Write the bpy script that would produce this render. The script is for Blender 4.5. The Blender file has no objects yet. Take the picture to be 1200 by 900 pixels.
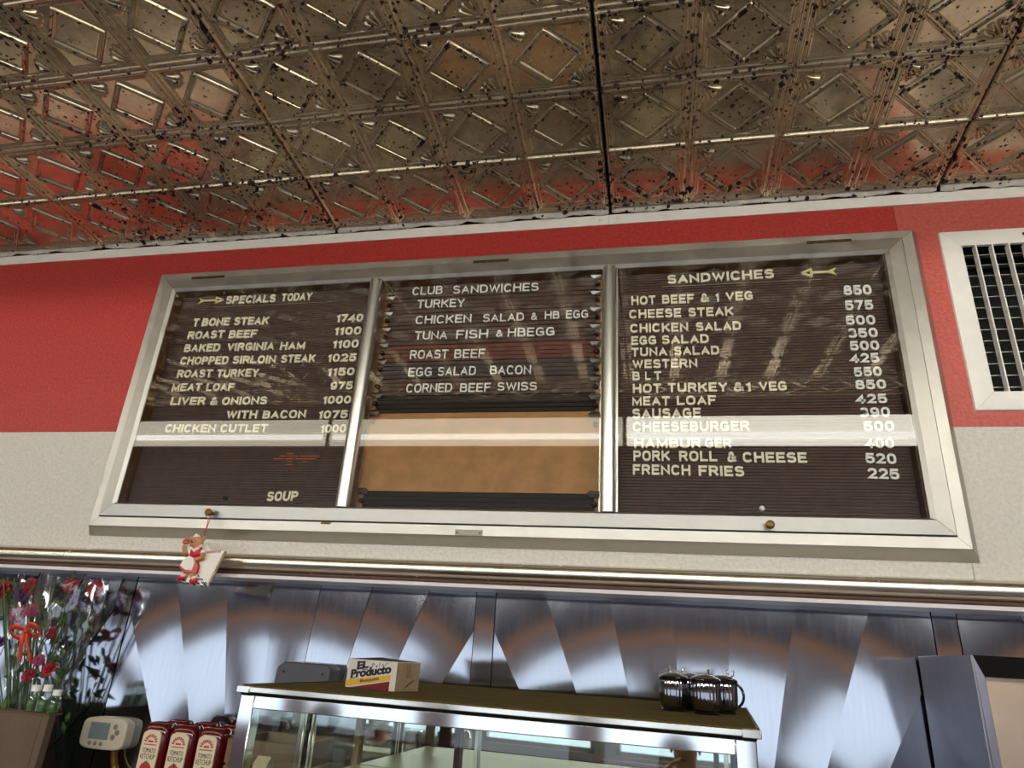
import bpy, bmesh, math, random
import numpy as np
from mathutils import Vector, Matrix

SC = bpy.context.scene
COL = SC.collection
PI = math.pi

# ---------------------------------------------------------------- camera, world, lights, exposure
cam_d = bpy.data.cameras.new('camera')
cam = bpy.data.objects.new('camera', cam_d)
COL.objects.link(cam)
cam_d.sensor_width = 36.0
cam_d.lens = 789.84 / 1200 * 36.0
cam_d.clip_start = 0.02
M = Matrix.Rotation(0.2205, 3, 'Z') @ Matrix.Rotation(0.382, 3, 'X') @ Matrix.Rotation(-0.0637, 3, 'Y')
R, F, U = M.col[0], M.col[1], M.col[2]
cam.matrix_world = Matrix(((R[0], U[0], -F[0], 0.1616), (R[1], U[1], -F[1], -1.46475), (R[2], U[2], -F[2], 1.55), (0, 0, 0, 1)))
SC.camera = cam

SC.view_settings.view_transform = 'Standard'
SC.view_settings.look = 'None'
SC.view_settings.gamma = 1.0
SC.view_settings.use_curve_mapping = False
SC.view_settings.exposure = 1.0

SKY = 1.0
BAND_DIM, BAND_BRIGHT = 2.1, 4.6
VALANCE = 8.5
world = bpy.data.worlds.new('overcast_sky')
SC.world = world
world.use_nodes = True
wn = world.node_tree
wn.nodes['Background'].inputs['Color'].default_value = (0.80, 0.90, 1.0, 1)
wn.nodes['Background'].inputs['Strength'].default_value = SKY
WINDOWS = [(-6.8, -5.7), (-5.55, -4.4), (-4.25, -3.1), (-2.95, -2.0), (-1.80, -0.95), (-0.80, 0.10), (0.25, 1.15), (1.30, 2.35), (2.5, 3.5)]
WZ0, WZ1 = 0.95, 1.60
YR = -4.0
for wx0, wx1 in WINDOWS:                       # sampling portals that sit in the window openings
    ld = bpy.data.lights.new('window_portal', 'AREA')
    ld.shape = 'RECTANGLE'; ld.size = wx1 - wx0; ld.size_y = WZ1 - WZ0
    ld.cycles.is_portal = True
    lo = bpy.data.objects.new('window_portal', ld); COL.objects.link(lo)
    lo.location = ((wx0 + wx1) / 2, YR - 0.05, (WZ0 + WZ1) / 2)
    lo.rotation_euler = (PI / 2, 0, PI)      # facing +Y, into the room

# ---------------------------------------------------------------- materials
def mat(name, col=(0.8, 0.8, 0.8), metal=0.0, rough=0.5, bump=0.0, bscale=200.0, bdist=0.001, vary=0.0, vscale=8.0,
        emit=None, estr=0.0, spec=None, stretch=None, rvary=0.0, coat=0.0):
    m = bpy.data.materials.new(name); m.use_nodes = True
    nt = m.node_tree; b = nt.nodes['Principled BSDF']
    b.inputs['Base Color'].default_value = (*col, 1); b.inputs['Metallic'].default_value = metal
    b.inputs['Roughness'].default_value = rough
    if spec is not None: b.inputs['Specular IOR Level'].default_value = spec
    if coat: b.inputs['Coat Weight'].default_value = coat
    if emit: b.inputs['Emission Color'].default_value = (*emit, 1); b.inputs['Emission Strength'].default_value = estr
    geo = nt.nodes.new('ShaderNodeNewGeometry')
    vec = geo.outputs['Position']
    if stretch:
        mp = nt.nodes.new('ShaderNodeMapping'); mp.inputs['Scale'].default_value = stretch
        nt.links.new(vec, mp.inputs['Vector']); vec = mp.outputs['Vector']
    if bump:
        n = nt.nodes.new('ShaderNodeTexNoise'); n.inputs['Scale'].default_value = bscale; n.inputs['Detail'].default_value = 3
        nt.links.new(vec, n.inputs['Vector'])
        bp = nt.nodes.new('ShaderNodeBump'); bp.inputs['Strength'].default_value = bump; bp.inputs['Distance'].default_value = bdist
        nt.links.new(n.outputs['Fac'], bp.inputs['Height']); nt.links.new(bp.outputs['Normal'], b.inputs['Normal'])
    if vary:
        n = nt.nodes.new('ShaderNodeTexNoise'); n.inputs['Scale'].default_value = vscale; n.inputs['Detail'].default_value = 6
        n.inputs['Roughness'].default_value = 0.65
        nt.links.new(vec, n.inputs['Vector'])
        r = nt.nodes.new('ShaderNodeMapRange'); r.inputs['From Min'].default_value = 0.3; r.inputs['From Max'].default_value = 0.7
        r.inputs['To Min'].default_value = 1 - vary; r.inputs['To Max'].default_value = 1 + vary
        nt.links.new(n.outputs['Fac'], r.inputs['Value'])
        mx = nt.nodes.new('ShaderNodeVectorMath'); mx.operation = 'SCALE'; mx.inputs[0].default_value = col
        nt.links.new(r.outputs['Result'], mx.inputs['Scale']); nt.links.new(mx.outputs['Vector'], b.inputs['Base Color'])
        if rvary:
            r2 = nt.nodes.new('ShaderNodeMapRange'); r2.inputs['From Min'].default_value = 0.3; r2.inputs['From Max'].default_value = 0.7
            r2.inputs['To Min'].default_value = max(0.02, rough - rvary); r2.inputs['To Max'].default_value = rough + rvary
            nt.links.new(n.outputs['Fac'], r2.inputs['Value']); nt.links.new(r2.outputs['Result'], b.inputs['Roughness'])
    return m

def srgb(r, g, b):
    f = lambda c: (c / 255 / 12.92) if c <= 10 else ((c / 255 + 0.055) / 1.055) ** 2.4
    return (f(r), f(g), f(b))

def nd(nt, kind, **kw):
    n = nt.nodes.new(kind)
    for k, v in kw.items(): setattr(n, k, v)
    return n

def tin_material(name, base, rough, spot_lo, tarnish, relief=True, metal=0.86):
    m = mat(name, base, 1.0, rough)
    nt = m.node_tree; b = nt.nodes['Principled BSDF']; L = nt.links.new
    pos = nd(nt, 'ShaderNodeNewGeometry').outputs['Position']
    def noise(scale, detail=3, rough_=0.6):
        n = nd(nt, 'ShaderNodeTexNoise'); n.inputs['Scale'].default_value = scale; n.inputs['Detail'].default_value = detail
        n.inputs['Roughness'].default_value = rough_; L(pos, n.inputs['Vector']); return n
    def rng(sock, a, b_, c, d):
        r = nd(nt, 'ShaderNodeMapRange'); L(sock, r.inputs['Value'])
        for k, v in zip(('From Min', 'From Max', 'To Min', 'To Max'), (a, b_, c, d)): r.inputs[k].default_value = v
        return r.outputs['Result']
    def math_(op, a, b_):
        n = nd(nt, 'ShaderNodeMath', operation=op)
        for i, s in enumerate((a, b_)):
            if isinstance(s, (int, float)): n.inputs[i].default_value = s
            else: L(s, n.inputs[i])
        return n.outputs[0]
    # round rust spots of two sizes, thicker in some areas; the outlines are ragged
    rag = noise(160, 2)
    off = nd(nt, 'ShaderNodeVectorMath', operation='SCALE'); L(rag.outputs['Color'], off.inputs[0]); off.inputs['Scale'].default_value = 0.010
    vec = nd(nt, 'ShaderNodeVectorMath', operation='ADD'); L(pos, vec.inputs[0]); L(off.outputs['Vector'], vec.inputs[1])
    dens = noise(3.2, 2)
    at = nd(nt, 'ShaderNodeAttribute', attribute_name='relief'); rel = at.outputs['Fac']
    spots = None
    for scale, rmax, a in ((26, 0.30, 0.66), (55, 0.42, 0.40), (105, 0.50, 0.25)):
        v = nd(nt, 'ShaderNodeTexVoronoi'); v.inputs['Scale'].default_value = scale; L(vec.outputs['Vector'], v.inputs['Vector'])
        sep = nd(nt, 'ShaderNodeSeparateColor'); L(v.outputs['Color'], sep.inputs['Color'])
        pick = rng(sep.outputs[0], a if relief else spot_lo, 1.0, 0.0, rmax)
        if relief: pick = math_('MULTIPLY', pick, rng(rel, 0.15, 0.75, 0.80, 1.55))
        pick = math_('MULTIPLY', pick, rng(dens.outputs['Fac'], 0.35, 0.62, 0.45, 1.0))
        d = math_('SUBTRACT', pick, v.outputs['Distance'])
        s = rng(d, 0.0, 0.05, 0.0, 1.0)
        spots = s if spots is None else math_('MAXIMUM', spots, s)
    stain = rng(noise(1.9, 5).outputs['Fac'], 0.48, 0.72, 0.0, tarnish)
    mx = nd(nt, 'ShaderNodeMix', data_type='RGBA'); L(stain, mx.inputs['Factor'])
    fine = rng(noise(35, 6, 0.7).outputs['Fac'], 0.3, 0.7, 0.80, 1.16)
    sc = nd(nt, 'ShaderNodeVectorMath', operation='SCALE'); sc.inputs[0].default_value = base; L(fine, sc.inputs['Scale'])
    L(sc.outputs['Vector'], mx.inputs[6]); mx.inputs[7].default_value = (*srgb(78, 58, 40), 1)
    m2 = nd(nt, 'ShaderNodeMix', data_type='RGBA'); L(spots, m2.inputs['Factor'])
    L(mx.outputs[2], m2.inputs[6]); m2.inputs[7].default_value = (*srgb(48, 24, 18), 1)
    L(m2.outputs[2], b.inputs['Base Color'])
    L(math_('SUBTRACT', metal, math_('MULTIPLY', spots, metal)), b.inputs['Metallic'])
    rr = math_('ADD', rng(noise(18, 4).outputs['Fac'], 0.3, 0.7, rough - 0.05, rough + 0.08), math_('MULTIPLY', spots, 0.5))
    L(rr, b.inputs['Roughness'])
    bp = nd(nt, 'ShaderNodeBump'); bp.inputs['Strength'].default_value = 0.10; bp.inputs['Distance'].default_value = 0.001
    L(noise(60, 4).outputs['Fac'], bp.inputs['Height']); L(bp.outputs['Normal'], b.inputs['Normal'])
    return m

def glass_material(name, tint, boost, base_rough=0.0):
    """clear sheet: what is behind shows through, plus a Fresnel reflection"""
    m = bpy.data.materials.new(name); m.use_nodes = True
    nt = m.node_tree; L = nt.links.new
    nt.nodes.remove(nt.nodes['Principled BSDF'])
    out = nt.nodes['Material Output']
    geo = nd(nt, 'ShaderNodeNewGeometry')
    ior = nd(nt, 'ShaderNodeMix', data_type='FLOAT'); L(geo.outputs['Backfacing'], ior.inputs['Factor'])
    ior.inputs[2].default_value = 1.5; ior.inputs[3].default_value = 1 / 1.5
    fr = nd(nt, 'ShaderNodeFresnel'); L(ior.outputs[0], fr.inputs['IOR'])
    mul = nd(nt, 'ShaderNodeMath', operation='MULTIPLY', use_clamp=True); L(fr.outputs[0], mul.inputs[0]); mul.inputs[1].default_value = boost
    t = nd(nt, 'ShaderNodeBsdfTransparent'); t.inputs['Color'].default_value = (*tint, 1)
    g = nd(nt, 'ShaderNodeBsdfGlossy'); g.inputs['Roughness'].default_value = base_rough
    mix = nd(nt, 'ShaderNodeMixShader'); L(mul.outputs[0], mix.inputs['Fac']); L(t.outputs[0], mix.inputs[1]); L(g.outputs[0], mix.inputs[2])
    L(mix.outputs[0], out.inputs['Surface'])
    return m

MT = {}
MT['tin'] = tin_material('pressed_tin', srgb(222, 204, 174), 0.20, 0.45, 0.60, True, 0.78)
MT['tin_edge'] = tin_material('pale_tin_edge', srgb(226, 220, 212), 0.45, 0.55, 0.12, False, 0.12)
MT['void'] = mat('dark_void', (0.008, 0.007, 0.006), 0, 0.9)
MT['red'] = mat('red_laminate', srgb(186, 52, 46), 0, 0.48, 0.9, 140, 0.002, 0.30, 130)
MT['red_pale'] = mat('faded_red_laminate', srgb(200, 92, 82), 0, 0.48, 0.9, 140, 0.002, 0.22, 130)
MT['white_wall'] = mat('white_leather_grain_laminate', srgb(216, 210, 200), 0, 0.5, 1.0, 120, 0.0025, 0.12, 120)
MT['trim_white'] = mat('white_painted_metal', srgb(248, 244, 237), 0, 0.4, 0, vary=0.05, vscale=14)
MT['alu'] = mat('satin_aluminium', srgb(186, 183, 176), 1.0, 0.42, 0.08, 60, 0.001, 0.07, 26, stretch=(1, 1, 1), rvary=0.08)
MT['alu_mull'] = mat('brushed_aluminium_tube', srgb(214, 214, 212), 1.0, 0.28)
MT['chrome'] = mat('worn_chrome', srgb(214, 208, 198), 1.0, 0.13, 0, vary=0.06, vscale=20, rvary=0.04)
MT['rail_metal'] = mat('satin_rail_metal', srgb(232, 224, 208), 1.0, 0.24, 0, vary=0.04, vscale=24, rvary=0.04)
MT['plate'] = mat('dull_grey_plate', srgb(150, 146, 130), 0.7, 0.5, vary=0.1, vscale=90)
MT['lip_metal'] = mat('pale_satin_lip', srgb(228, 220, 222), 0.0, 0.35)
MT['creamer_steel'] = mat('dark_polished_steel', srgb(150, 150, 156), 1.0, 0.06)
MT['chrome_bright'] = mat('polished_chrome', srgb(222, 222, 224), 1.0, 0.07)
MT['steel'] = mat('brushed_stainless', srgb(176, 178, 186), 1.0, 0.085, 0, vary=0.05, vscale=16, stretch=(7, 7, 0.7), rvary=0.012)
MT['felt'] = mat('dark_brown_grooved_felt', srgb(80, 60, 51), 0, 0.75, 0, vary=0.25, vscale=40)
MT['felt_red'] = mat('reddish_brown_felt', srgb(104, 62, 48), 0, 0.75, 0, vary=0.25, vscale=40)
MT['felt_grey'] = mat('greyish_brown_felt', srgb(74, 62, 60), 0, 0.75, 0, vary=0.25, vscale=40)
MT['felt_black'] = mat('blackened_felt', srgb(38, 27, 22), 0, 0.8, 0, vary=0.3, vscale=40)
MT['hardboard'] = mat('brown_hardboard', srgb(176, 130, 80), 0, 0.7, 0.1, 300, 0.001, 0.2, 22)
MT['cavity'] = mat('stained_wood_edge', srgb(106, 72, 40), 0, 0.7, 0, vary=0.35, vscale=40)
MT['cream'] = mat('cream_plastic_letters', srgb(250, 243, 216), 0, 0.45)
MT['ivory'] = mat('yellowed_plastic_letters', srgb(230, 218, 160), 0, 0.45)
MT['white_letter'] = mat('white_plastic_letters', srgb(250, 250, 246), 0, 0.4)
MT['orange_rust'] = mat('orange_bare_felt', srgb(190, 104, 62), 0, 0.8, vary=0.3, vscale=120)
MT['glass'] = glass_material('cabinet_glass', (0.97, 0.97, 0.96), 1.15)
MT['case_glass'] = glass_material('case_glass', (0.93, 0.96, 0.94), 1.0)
MT['window_glass'] = glass_material('window_glass', (0.98, 0.99, 1.0), 1.0)
MT['cello'] = glass_material('cellophane', (0.96, 0.96, 0.98), 3.2, 0.05)
MT['brass'] = mat('rusty_brass', srgb(124, 96, 60), 1.0, 0.45, 0.4, 260, 0.001, 0.4, 160)
MT['rust'] = mat('rusty_steel', srgb(84, 60, 46), 0.6, 0.6, 0.4, 400, 0.001, 0.5, 200)
MT['dark_metal'] = mat('dark_screw', srgb(46, 42, 40), 0.8, 0.4)
MT['clip'] = mat('bright_stamped_clip', srgb(205, 200, 188), 1.0, 0.25)
MT['olive_top'] = mat('dusty_olive_top', srgb(92, 80, 42), 0, 0.9, 0.2, 120, 0.001, 0.2, 30, spec=0.08)
MT['dark_edge'] = mat('dark_brown_edge', srgb(34, 26, 20), 0, 0.55)
MT['brown_edge'] = mat('brown_stained_rail', srgb(80, 56, 44), 0, 0.5, vary=0.3, vscale=60)
MT['mirror'] = mat('mirror_door', srgb(214, 222, 220), 1.0, 0.015)
MT['shelf_cream'] = mat('cream_case_shelf', srgb(226, 216, 164), 0, 0.35)
MT['black'] = mat('black_enamel', (0.006, 0.006, 0.006), 0, 0.7, spec=0.1)
MT['black_gloss'] = mat('glossy_black_plastic', (0.010, 0.010, 0.010), 0, 0.12)
MT['dark_box'] = mat('dark_grey_box', srgb(70, 72, 80), 0, 0.45)
MT['bronze'] = mat('bronze_reflection_steel', srgb(176, 152, 130), 1.0, 0.24, 0.1, 40, 0.002, 0.08, 12)  # plain steel with a bronze reflection put into its base colour
MT['hood_steel'] = mat('grey_stainless', srgb(124, 122, 132), 1.0, 0.30, 0.05, 40, 0.002, 0.08, 14, stretch=(3, 3, 1))
MT['navy'] = mat('dark_navy_wall', srgb(56, 62, 80), 0, 0.6)
MT['orange'] = mat('copper_wood_band', srgb(236, 164, 96), 0, 0.5)
MT['mauve'] = mat('grey_mauve_wall', srgb(196, 186, 190), 0, 0.6)
MT['floor'] = mat('terrazzo_floor', srgb(120, 112, 104), 0, 0.4, vary=0.2, vscale=60)
MT['side_wall'] = mat('cream_side_wall', srgb(196, 186, 172), 0, 0.6)
MT['counter'] = mat('grey_counter_top', srgb(150, 148, 146), 0, 0.3)
MT['paper_white'] = mat('white_card', srgb(214, 204, 196), 0, 0.6, vary=0.08, vscale=50)
MT['paper_side'] = mat('aged_card_side', srgb(164, 142, 112), 0, 0.65, vary=0.15, vscale=60)
MT['label_yellow'] = mat('yellow_print', srgb(216, 172, 58), 0, 0.55)
MT['label_maroon'] = mat('maroon_print', srgb(112, 20, 36), 0, 0.55)
MT['ink'] = mat('black_ink', srgb(22, 22, 26), 0, 0.5)
MT['ketchup'] = mat('dark_red_ketchup_bottle', srgb(92, 14, 14), 0, 0.14, coat=0.4)
MT['ketchup_dark'] = mat('dark_bottle_in_shade', srgb(60, 10, 12), 0, 0.2)
MT['cap'] = mat('black_bottle_cap', srgb(20, 18, 18), 0, 0.3)
MT['label_cream'] = mat('cream_label', srgb(226, 208, 178), 0, 0.5)
MT['label_red'] = mat('red_print', srgb(176, 34, 28), 0, 0.5)
MT['leaf_print'] = mat('green_print', srgb(60, 92, 40), 0, 0.5)
MT['beige'] = mat('beige_plastic', srgb(206, 196, 176), 0, 0.4)
MT['lcd'] = mat('grey_lcd', srgb(128, 142, 146), 0, 0.12)
MT['button'] = mat('grey_button', srgb(140, 130, 116), 0, 0.45)
MT['conduit'] = mat('braided_conduit', srgb(150, 118, 60), 0.8, 0.4)
MT['cardboard'] = mat('brown_board', srgb(104, 84, 68), 0, 0.7, vary=0.12, vscale=20)
MT['wood'] = mat('brown_slat_wood', srgb(120, 88, 60), 0, 0.6, vary=0.25, vscale=30, stretch=(1, 1, 8))
MT['petal_red'] = mat('red_petals', srgb(170, 26, 44), 0, 0.6)
MT['petal_purple'] = mat('purple_petals', srgb(98, 52, 120), 0, 0.6)
MT['petal_pink'] = mat('pink_petals', srgb(190, 70, 110), 0, 0.6)
MT['leaf'] = mat('green_leaves', srgb(74, 110, 52), 0, 0.55, vary=0.3, vscale=60)
MT['ribbon'] = mat('orange_red_ribbon', srgb(214, 66, 34), 0, 0.35)
MT['red_thread'] = mat('red_string', srgb(196, 30, 44), 0, 0.6)
MT['bear'] = mat('tan_resin', srgb(196, 138, 96), 0, 0.5)
MT['bear_red'] = mat('red_painted_resin', srgb(196, 22, 34), 0, 0.25)
MT['bear_white'] = mat('white_painted_resin', srgb(240, 232, 220), 0, 0.35)
MT['bun'] = mat('brown_bun_resin', srgb(176, 70, 36), 0, 0.35)
MT['skin'] = mat('skin', srgb(206, 146, 116), 0, 0.5)
MT['shirt'] = mat('grey_green_shirt', srgb(110, 124, 118), 0, 0.8)
MT['shirt_navy'] = mat('navy_shirt', srgb(36, 48, 66), 0, 0.8)
MT['trousers'] = mat('dark_trousers', srgb(44, 44, 52), 0, 0.8)
MT['hair'] = mat('brown_hair', srgb(60, 42, 32), 0, 0.7)
MT['clear_plastic'] = glass_material('clear_bottle', (0.90, 0.96, 0.93), 2.0, 0.03)

def lamp_mat(name, col, s):
    return mat(name, (0.85, 0.83, 0.76), 0, 0.4, emit=col, estr=s)
MT['valance'] = lamp_mat('valance_lamp_face', (1.0, 0.97, 0.90), VALANCE)
MT['downlight'] = lamp_mat('downlight_strip_face', (1.0, 0.95, 0.86), 6.0)
MT['lens_dim'] = lamp_mat('cream_lamp_lens', (1.0, 0.93, 0.74), BAND_DIM)
MT['lens_tube'] = lamp_mat('glowing_tube_behind_lens', (1.0, 0.98, 0.88), BAND_DIM * 2.2)
MT['lens_bright'] = lamp_mat('bright_lamp_lens', (1.0, 0.96, 0.82), BAND_BRIGHT)
MT['lens_bright_tube'] = lamp_mat('bright_tube_behind_lens', (1.0, 0.98, 0.90), BAND_BRIGHT * 1.25)

# ---------------------------------------------------------------- mesh helpers
class MB:
    def __init__(s): s.v = []; s.f = []
    def add(s, vs, fs):
        o = len(s.v); s.v += [tuple(map(float, q)) for q in vs]; s.f += [tuple(i + o for i in q) for q in fs]; return s
    def box(s, x0, x1, y0, y1, z0, z1):
        vs = [(x, y, z) for z in (z0, z1) for y in (y0, y1) for x in (x0, x1)]
        return s.add(vs, [(0, 2, 3, 1), (4, 5, 7, 6), (0, 1, 5, 4), (2, 6, 7, 3), (0, 4, 6, 2), (1, 3, 7, 5)])
    def prism(s, poly, plane, a, b):
        """poly (u,v) extruded from a to b along the axis normal to plane 'xz', 'yz' or 'xy'"""
        P = {'xz': lambda u, v, w: (u, w, v), 'yz': lambda u, v, w: (w, u, v), 'xy': lambda u, v, w: (u, v, w)}[plane]
        n = len(poly)
        vs = [P(u, v, a) for u, v in poly] + [P(u, v, b) for u, v in poly]
        return s.add(vs, [tuple(range(n))[::-1], tuple(range(n, 2 * n))] + [(i, (i + 1) % n, n + (i + 1) % n, n + i) for i in range(n)])
    def lathe(s, prof, c=(0, 0, 0), n=24, axis='z', flute=0, fdepth=0.0, sx=1.0, sy=1.0):
        vs = []; k = len(prof)
        for r, h in prof:
            for i in range(n):
                t = 2 * PI * i / n; rr = r * (1 + (fdepth * math.cos(flute * t) if flute else 0))
                a, b = rr * math.cos(t) * sx, rr * math.sin(t) * sy
                q = {'z': (a, b, h), 'y': (a, h, b), 'x': (h, a, b)}[axis]
                vs.append((q[0] + c[0], q[1] + c[1], q[2] + c[2]))
        fs = [(j * n + i, j * n + (i + 1) % n, (j + 1) * n + (i + 1) % n, (j + 1) * n + i) for j in range(k - 1) for i in range(n)]
        fs += [tuple(range(n))[::-1], tuple(range((k - 1) * n, k * n))]
        return s.add(vs, fs)
    def tube(s, pts, r, n=8):
        pts = [Vector(p) for p in pts]; rs = r if isinstance(r, (list, tuple)) else [r] * len(pts)
        vs = []; up = None
        for i, p in enumerate(pts):
            t = (pts[min(i + 1, len(pts) - 1)] - pts[max(i - 1, 0)]).normalized()
            if up is None: up = t.orthogonal().normalized()
            up = (up - t * up.dot(t)).normalized(); w = t.cross(up)
            for k in range(n):
                a = 2 * PI * k / n; vs.append(p + (up * math.cos(a) + w * math.sin(a)) * rs[i])
        fs = [(j * n + i, j * n + (i + 1) % n, (j + 1) * n + (i + 1) % n, (j + 1) * n + i) for j in range(len(pts) - 1) for i in range(n)]
        fs += [tuple(range(n))[::-1], tuple(range((len(pts) - 1) * n, len(pts) * n))]
        return s.add(vs, fs)
    def ell(s, c, r, n=16, m=10, rot=0.0):
        """ellipsoid, turned by rot about the y axis"""
        vs = []; fs = []
        cr, sr = math.cos(rot), math.sin(rot)
        for j in range(m + 1):
            ph = PI * j / m
            for i in range(n):
                t = 2 * PI * i / n
                x, y, z = r[0] * math.sin(ph) * math.cos(t), r[1] * math.sin(ph) * math.sin(t), -r[2] * math.cos(ph)
                vs.append((c[0] + x * cr + z * sr, c[1] + y, c[2] - x * sr + z * cr))
        for j in range(m):
            for i in range(n):
                fs.append((j * n + i, j * n + (i + 1) % n, (j + 1) * n + (i + 1) % n, (j + 1) * n + i))
        return s.add(vs, fs)
    def xform(s, mtx):
        s.v = [tuple(mtx @ Vector(p)) for p in s.v]; return s
    def build(s, name, m, parent=None, bevel=0.0, smooth=True, local=False, seg=2, angle=35):
        me = bpy.data.meshes.new(name)
        o = bpy.data.objects.new(name, me); COL.objects.link(o)
        vs = s.v
        if parent is not None:
            o.parent = parent
            if not local:
                p = parent; off = Vector((0, 0, 0))
                while p: off += Vector(p.location); p = p.parent
                vs = [(q[0] - off.x, q[1] - off.y, q[2] - off.z) for q in vs]
        me.from_pydata(vs, [], s.f)
        bm = bmesh.new(); bm.from_mesh(me); bmesh.ops.remove_doubles(bm, verts=bm.verts, dist=1e-6)
        bmesh.ops.recalc_face_normals(bm, faces=bm.faces); bm.to_mesh(me); bm.free()
        if m is not None: me.materials.append(MT[m] if isinstance(m, str) else m)
        if smooth:
            me.polygons.foreach_set('use_smooth', [True] * len(me.polygons))
            me.set_sharp_from_angle(angle=math.radians(angle))
        if bevel:
            md = o.modifiers.new('bevel', 'BEVEL'); md.width = bevel; md.segments = seg; md.limit_method = 'ANGLE'; md.angle_limit = math.radians(40)
            md.harden_normals = False
        return o

def thing(name, label, cat, loc=(0, 0, 0), rotz=0.0, group=None):
    o = bpy.data.objects.new(name, None); COL.objects.link(o)
    o.empty_display_size = 0.05
    o.location = loc; o.rotation_euler = (0, 0, rotz); o['label'] = label; o['category'] = cat; o['kind'] = 'thing'
    if group: o['group'] = group
    return o
def tag(o, label, cat, group=None):
    o['label'] = label; o['category'] = cat; o['kind'] = 'thing'
    if group: o['group'] = group
    return o
def structure(name, label, loc=(0, 0, 0)):
    o = bpy.data.objects.new(name, None); COL.objects.link(o); o.location = loc
    o.empty_display_size = 0.05
    o['kind'] = 'structure'; o['label'] = label; o['category'] = name.split('_')[0]
    return o
def struct(o, label):
    o['kind'] = 'structure'; o['label'] = label; o['category'] = o.name.split('_')[0]; return o
def copy_tree(o, parent=None):
    c = o.copy(); COL.objects.link(c); c.parent = parent
    for ch in list(o.children): copy_tree(ch, c)
    return c

# built-in typeface, set into real raised letters
_glyph = {}
def glyphs(s, bold=0.0, italic=0.0, spacing=1.0):
    key = (s, bold, italic, spacing)
    if key not in _glyph:
        cu = bpy.data.curves.new('lettering', 'FONT'); cu.body = s; cu.size = 1.0; cu.extrude = 0.5; cu.offset = bold
        cu.shear = italic; cu.space_character = spacing; cu.resolution_u = 4
        ob = bpy.data.objects.new('lettering', cu); COL.objects.link(ob)
        dg = bpy.context.evaluated_depsgraph_get()
        me = bpy.data.meshes.new_from_object(ob.evaluated_get(dg))
        v = np.array([tuple(q.co) for q in me.vertices]); fs = [tuple(p.vertices) for p in me.polygons]
        bpy.data.objects.remove(ob); bpy.data.curves.remove(cu); bpy.data.meshes.remove(me)
        mn, mxx = v.min(0), v.max(0)
        v = (v - mn) / np.maximum(mxx - mn, 1e-6)
        _glyph[key] = (v, fs)
    return _glyph[key]
def lettering(mb, s, x0, z0, x1, z1, h, y, depth, bold=0.0, italic=0.0, spacing=1.0):
    """word s from (x0,z0) to (x1,z1) on its baseline, h tall, its face at y and its back at y+depth"""
    v, fs = glyphs(s, bold, italic, spacing)
    return mb.add([(x0 + (x1 - x0) * q[0], y + depth * (1 - q[2]), z0 + (z1 - z0) * q[0] + h * q[1]) for q in v], fs)

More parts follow.
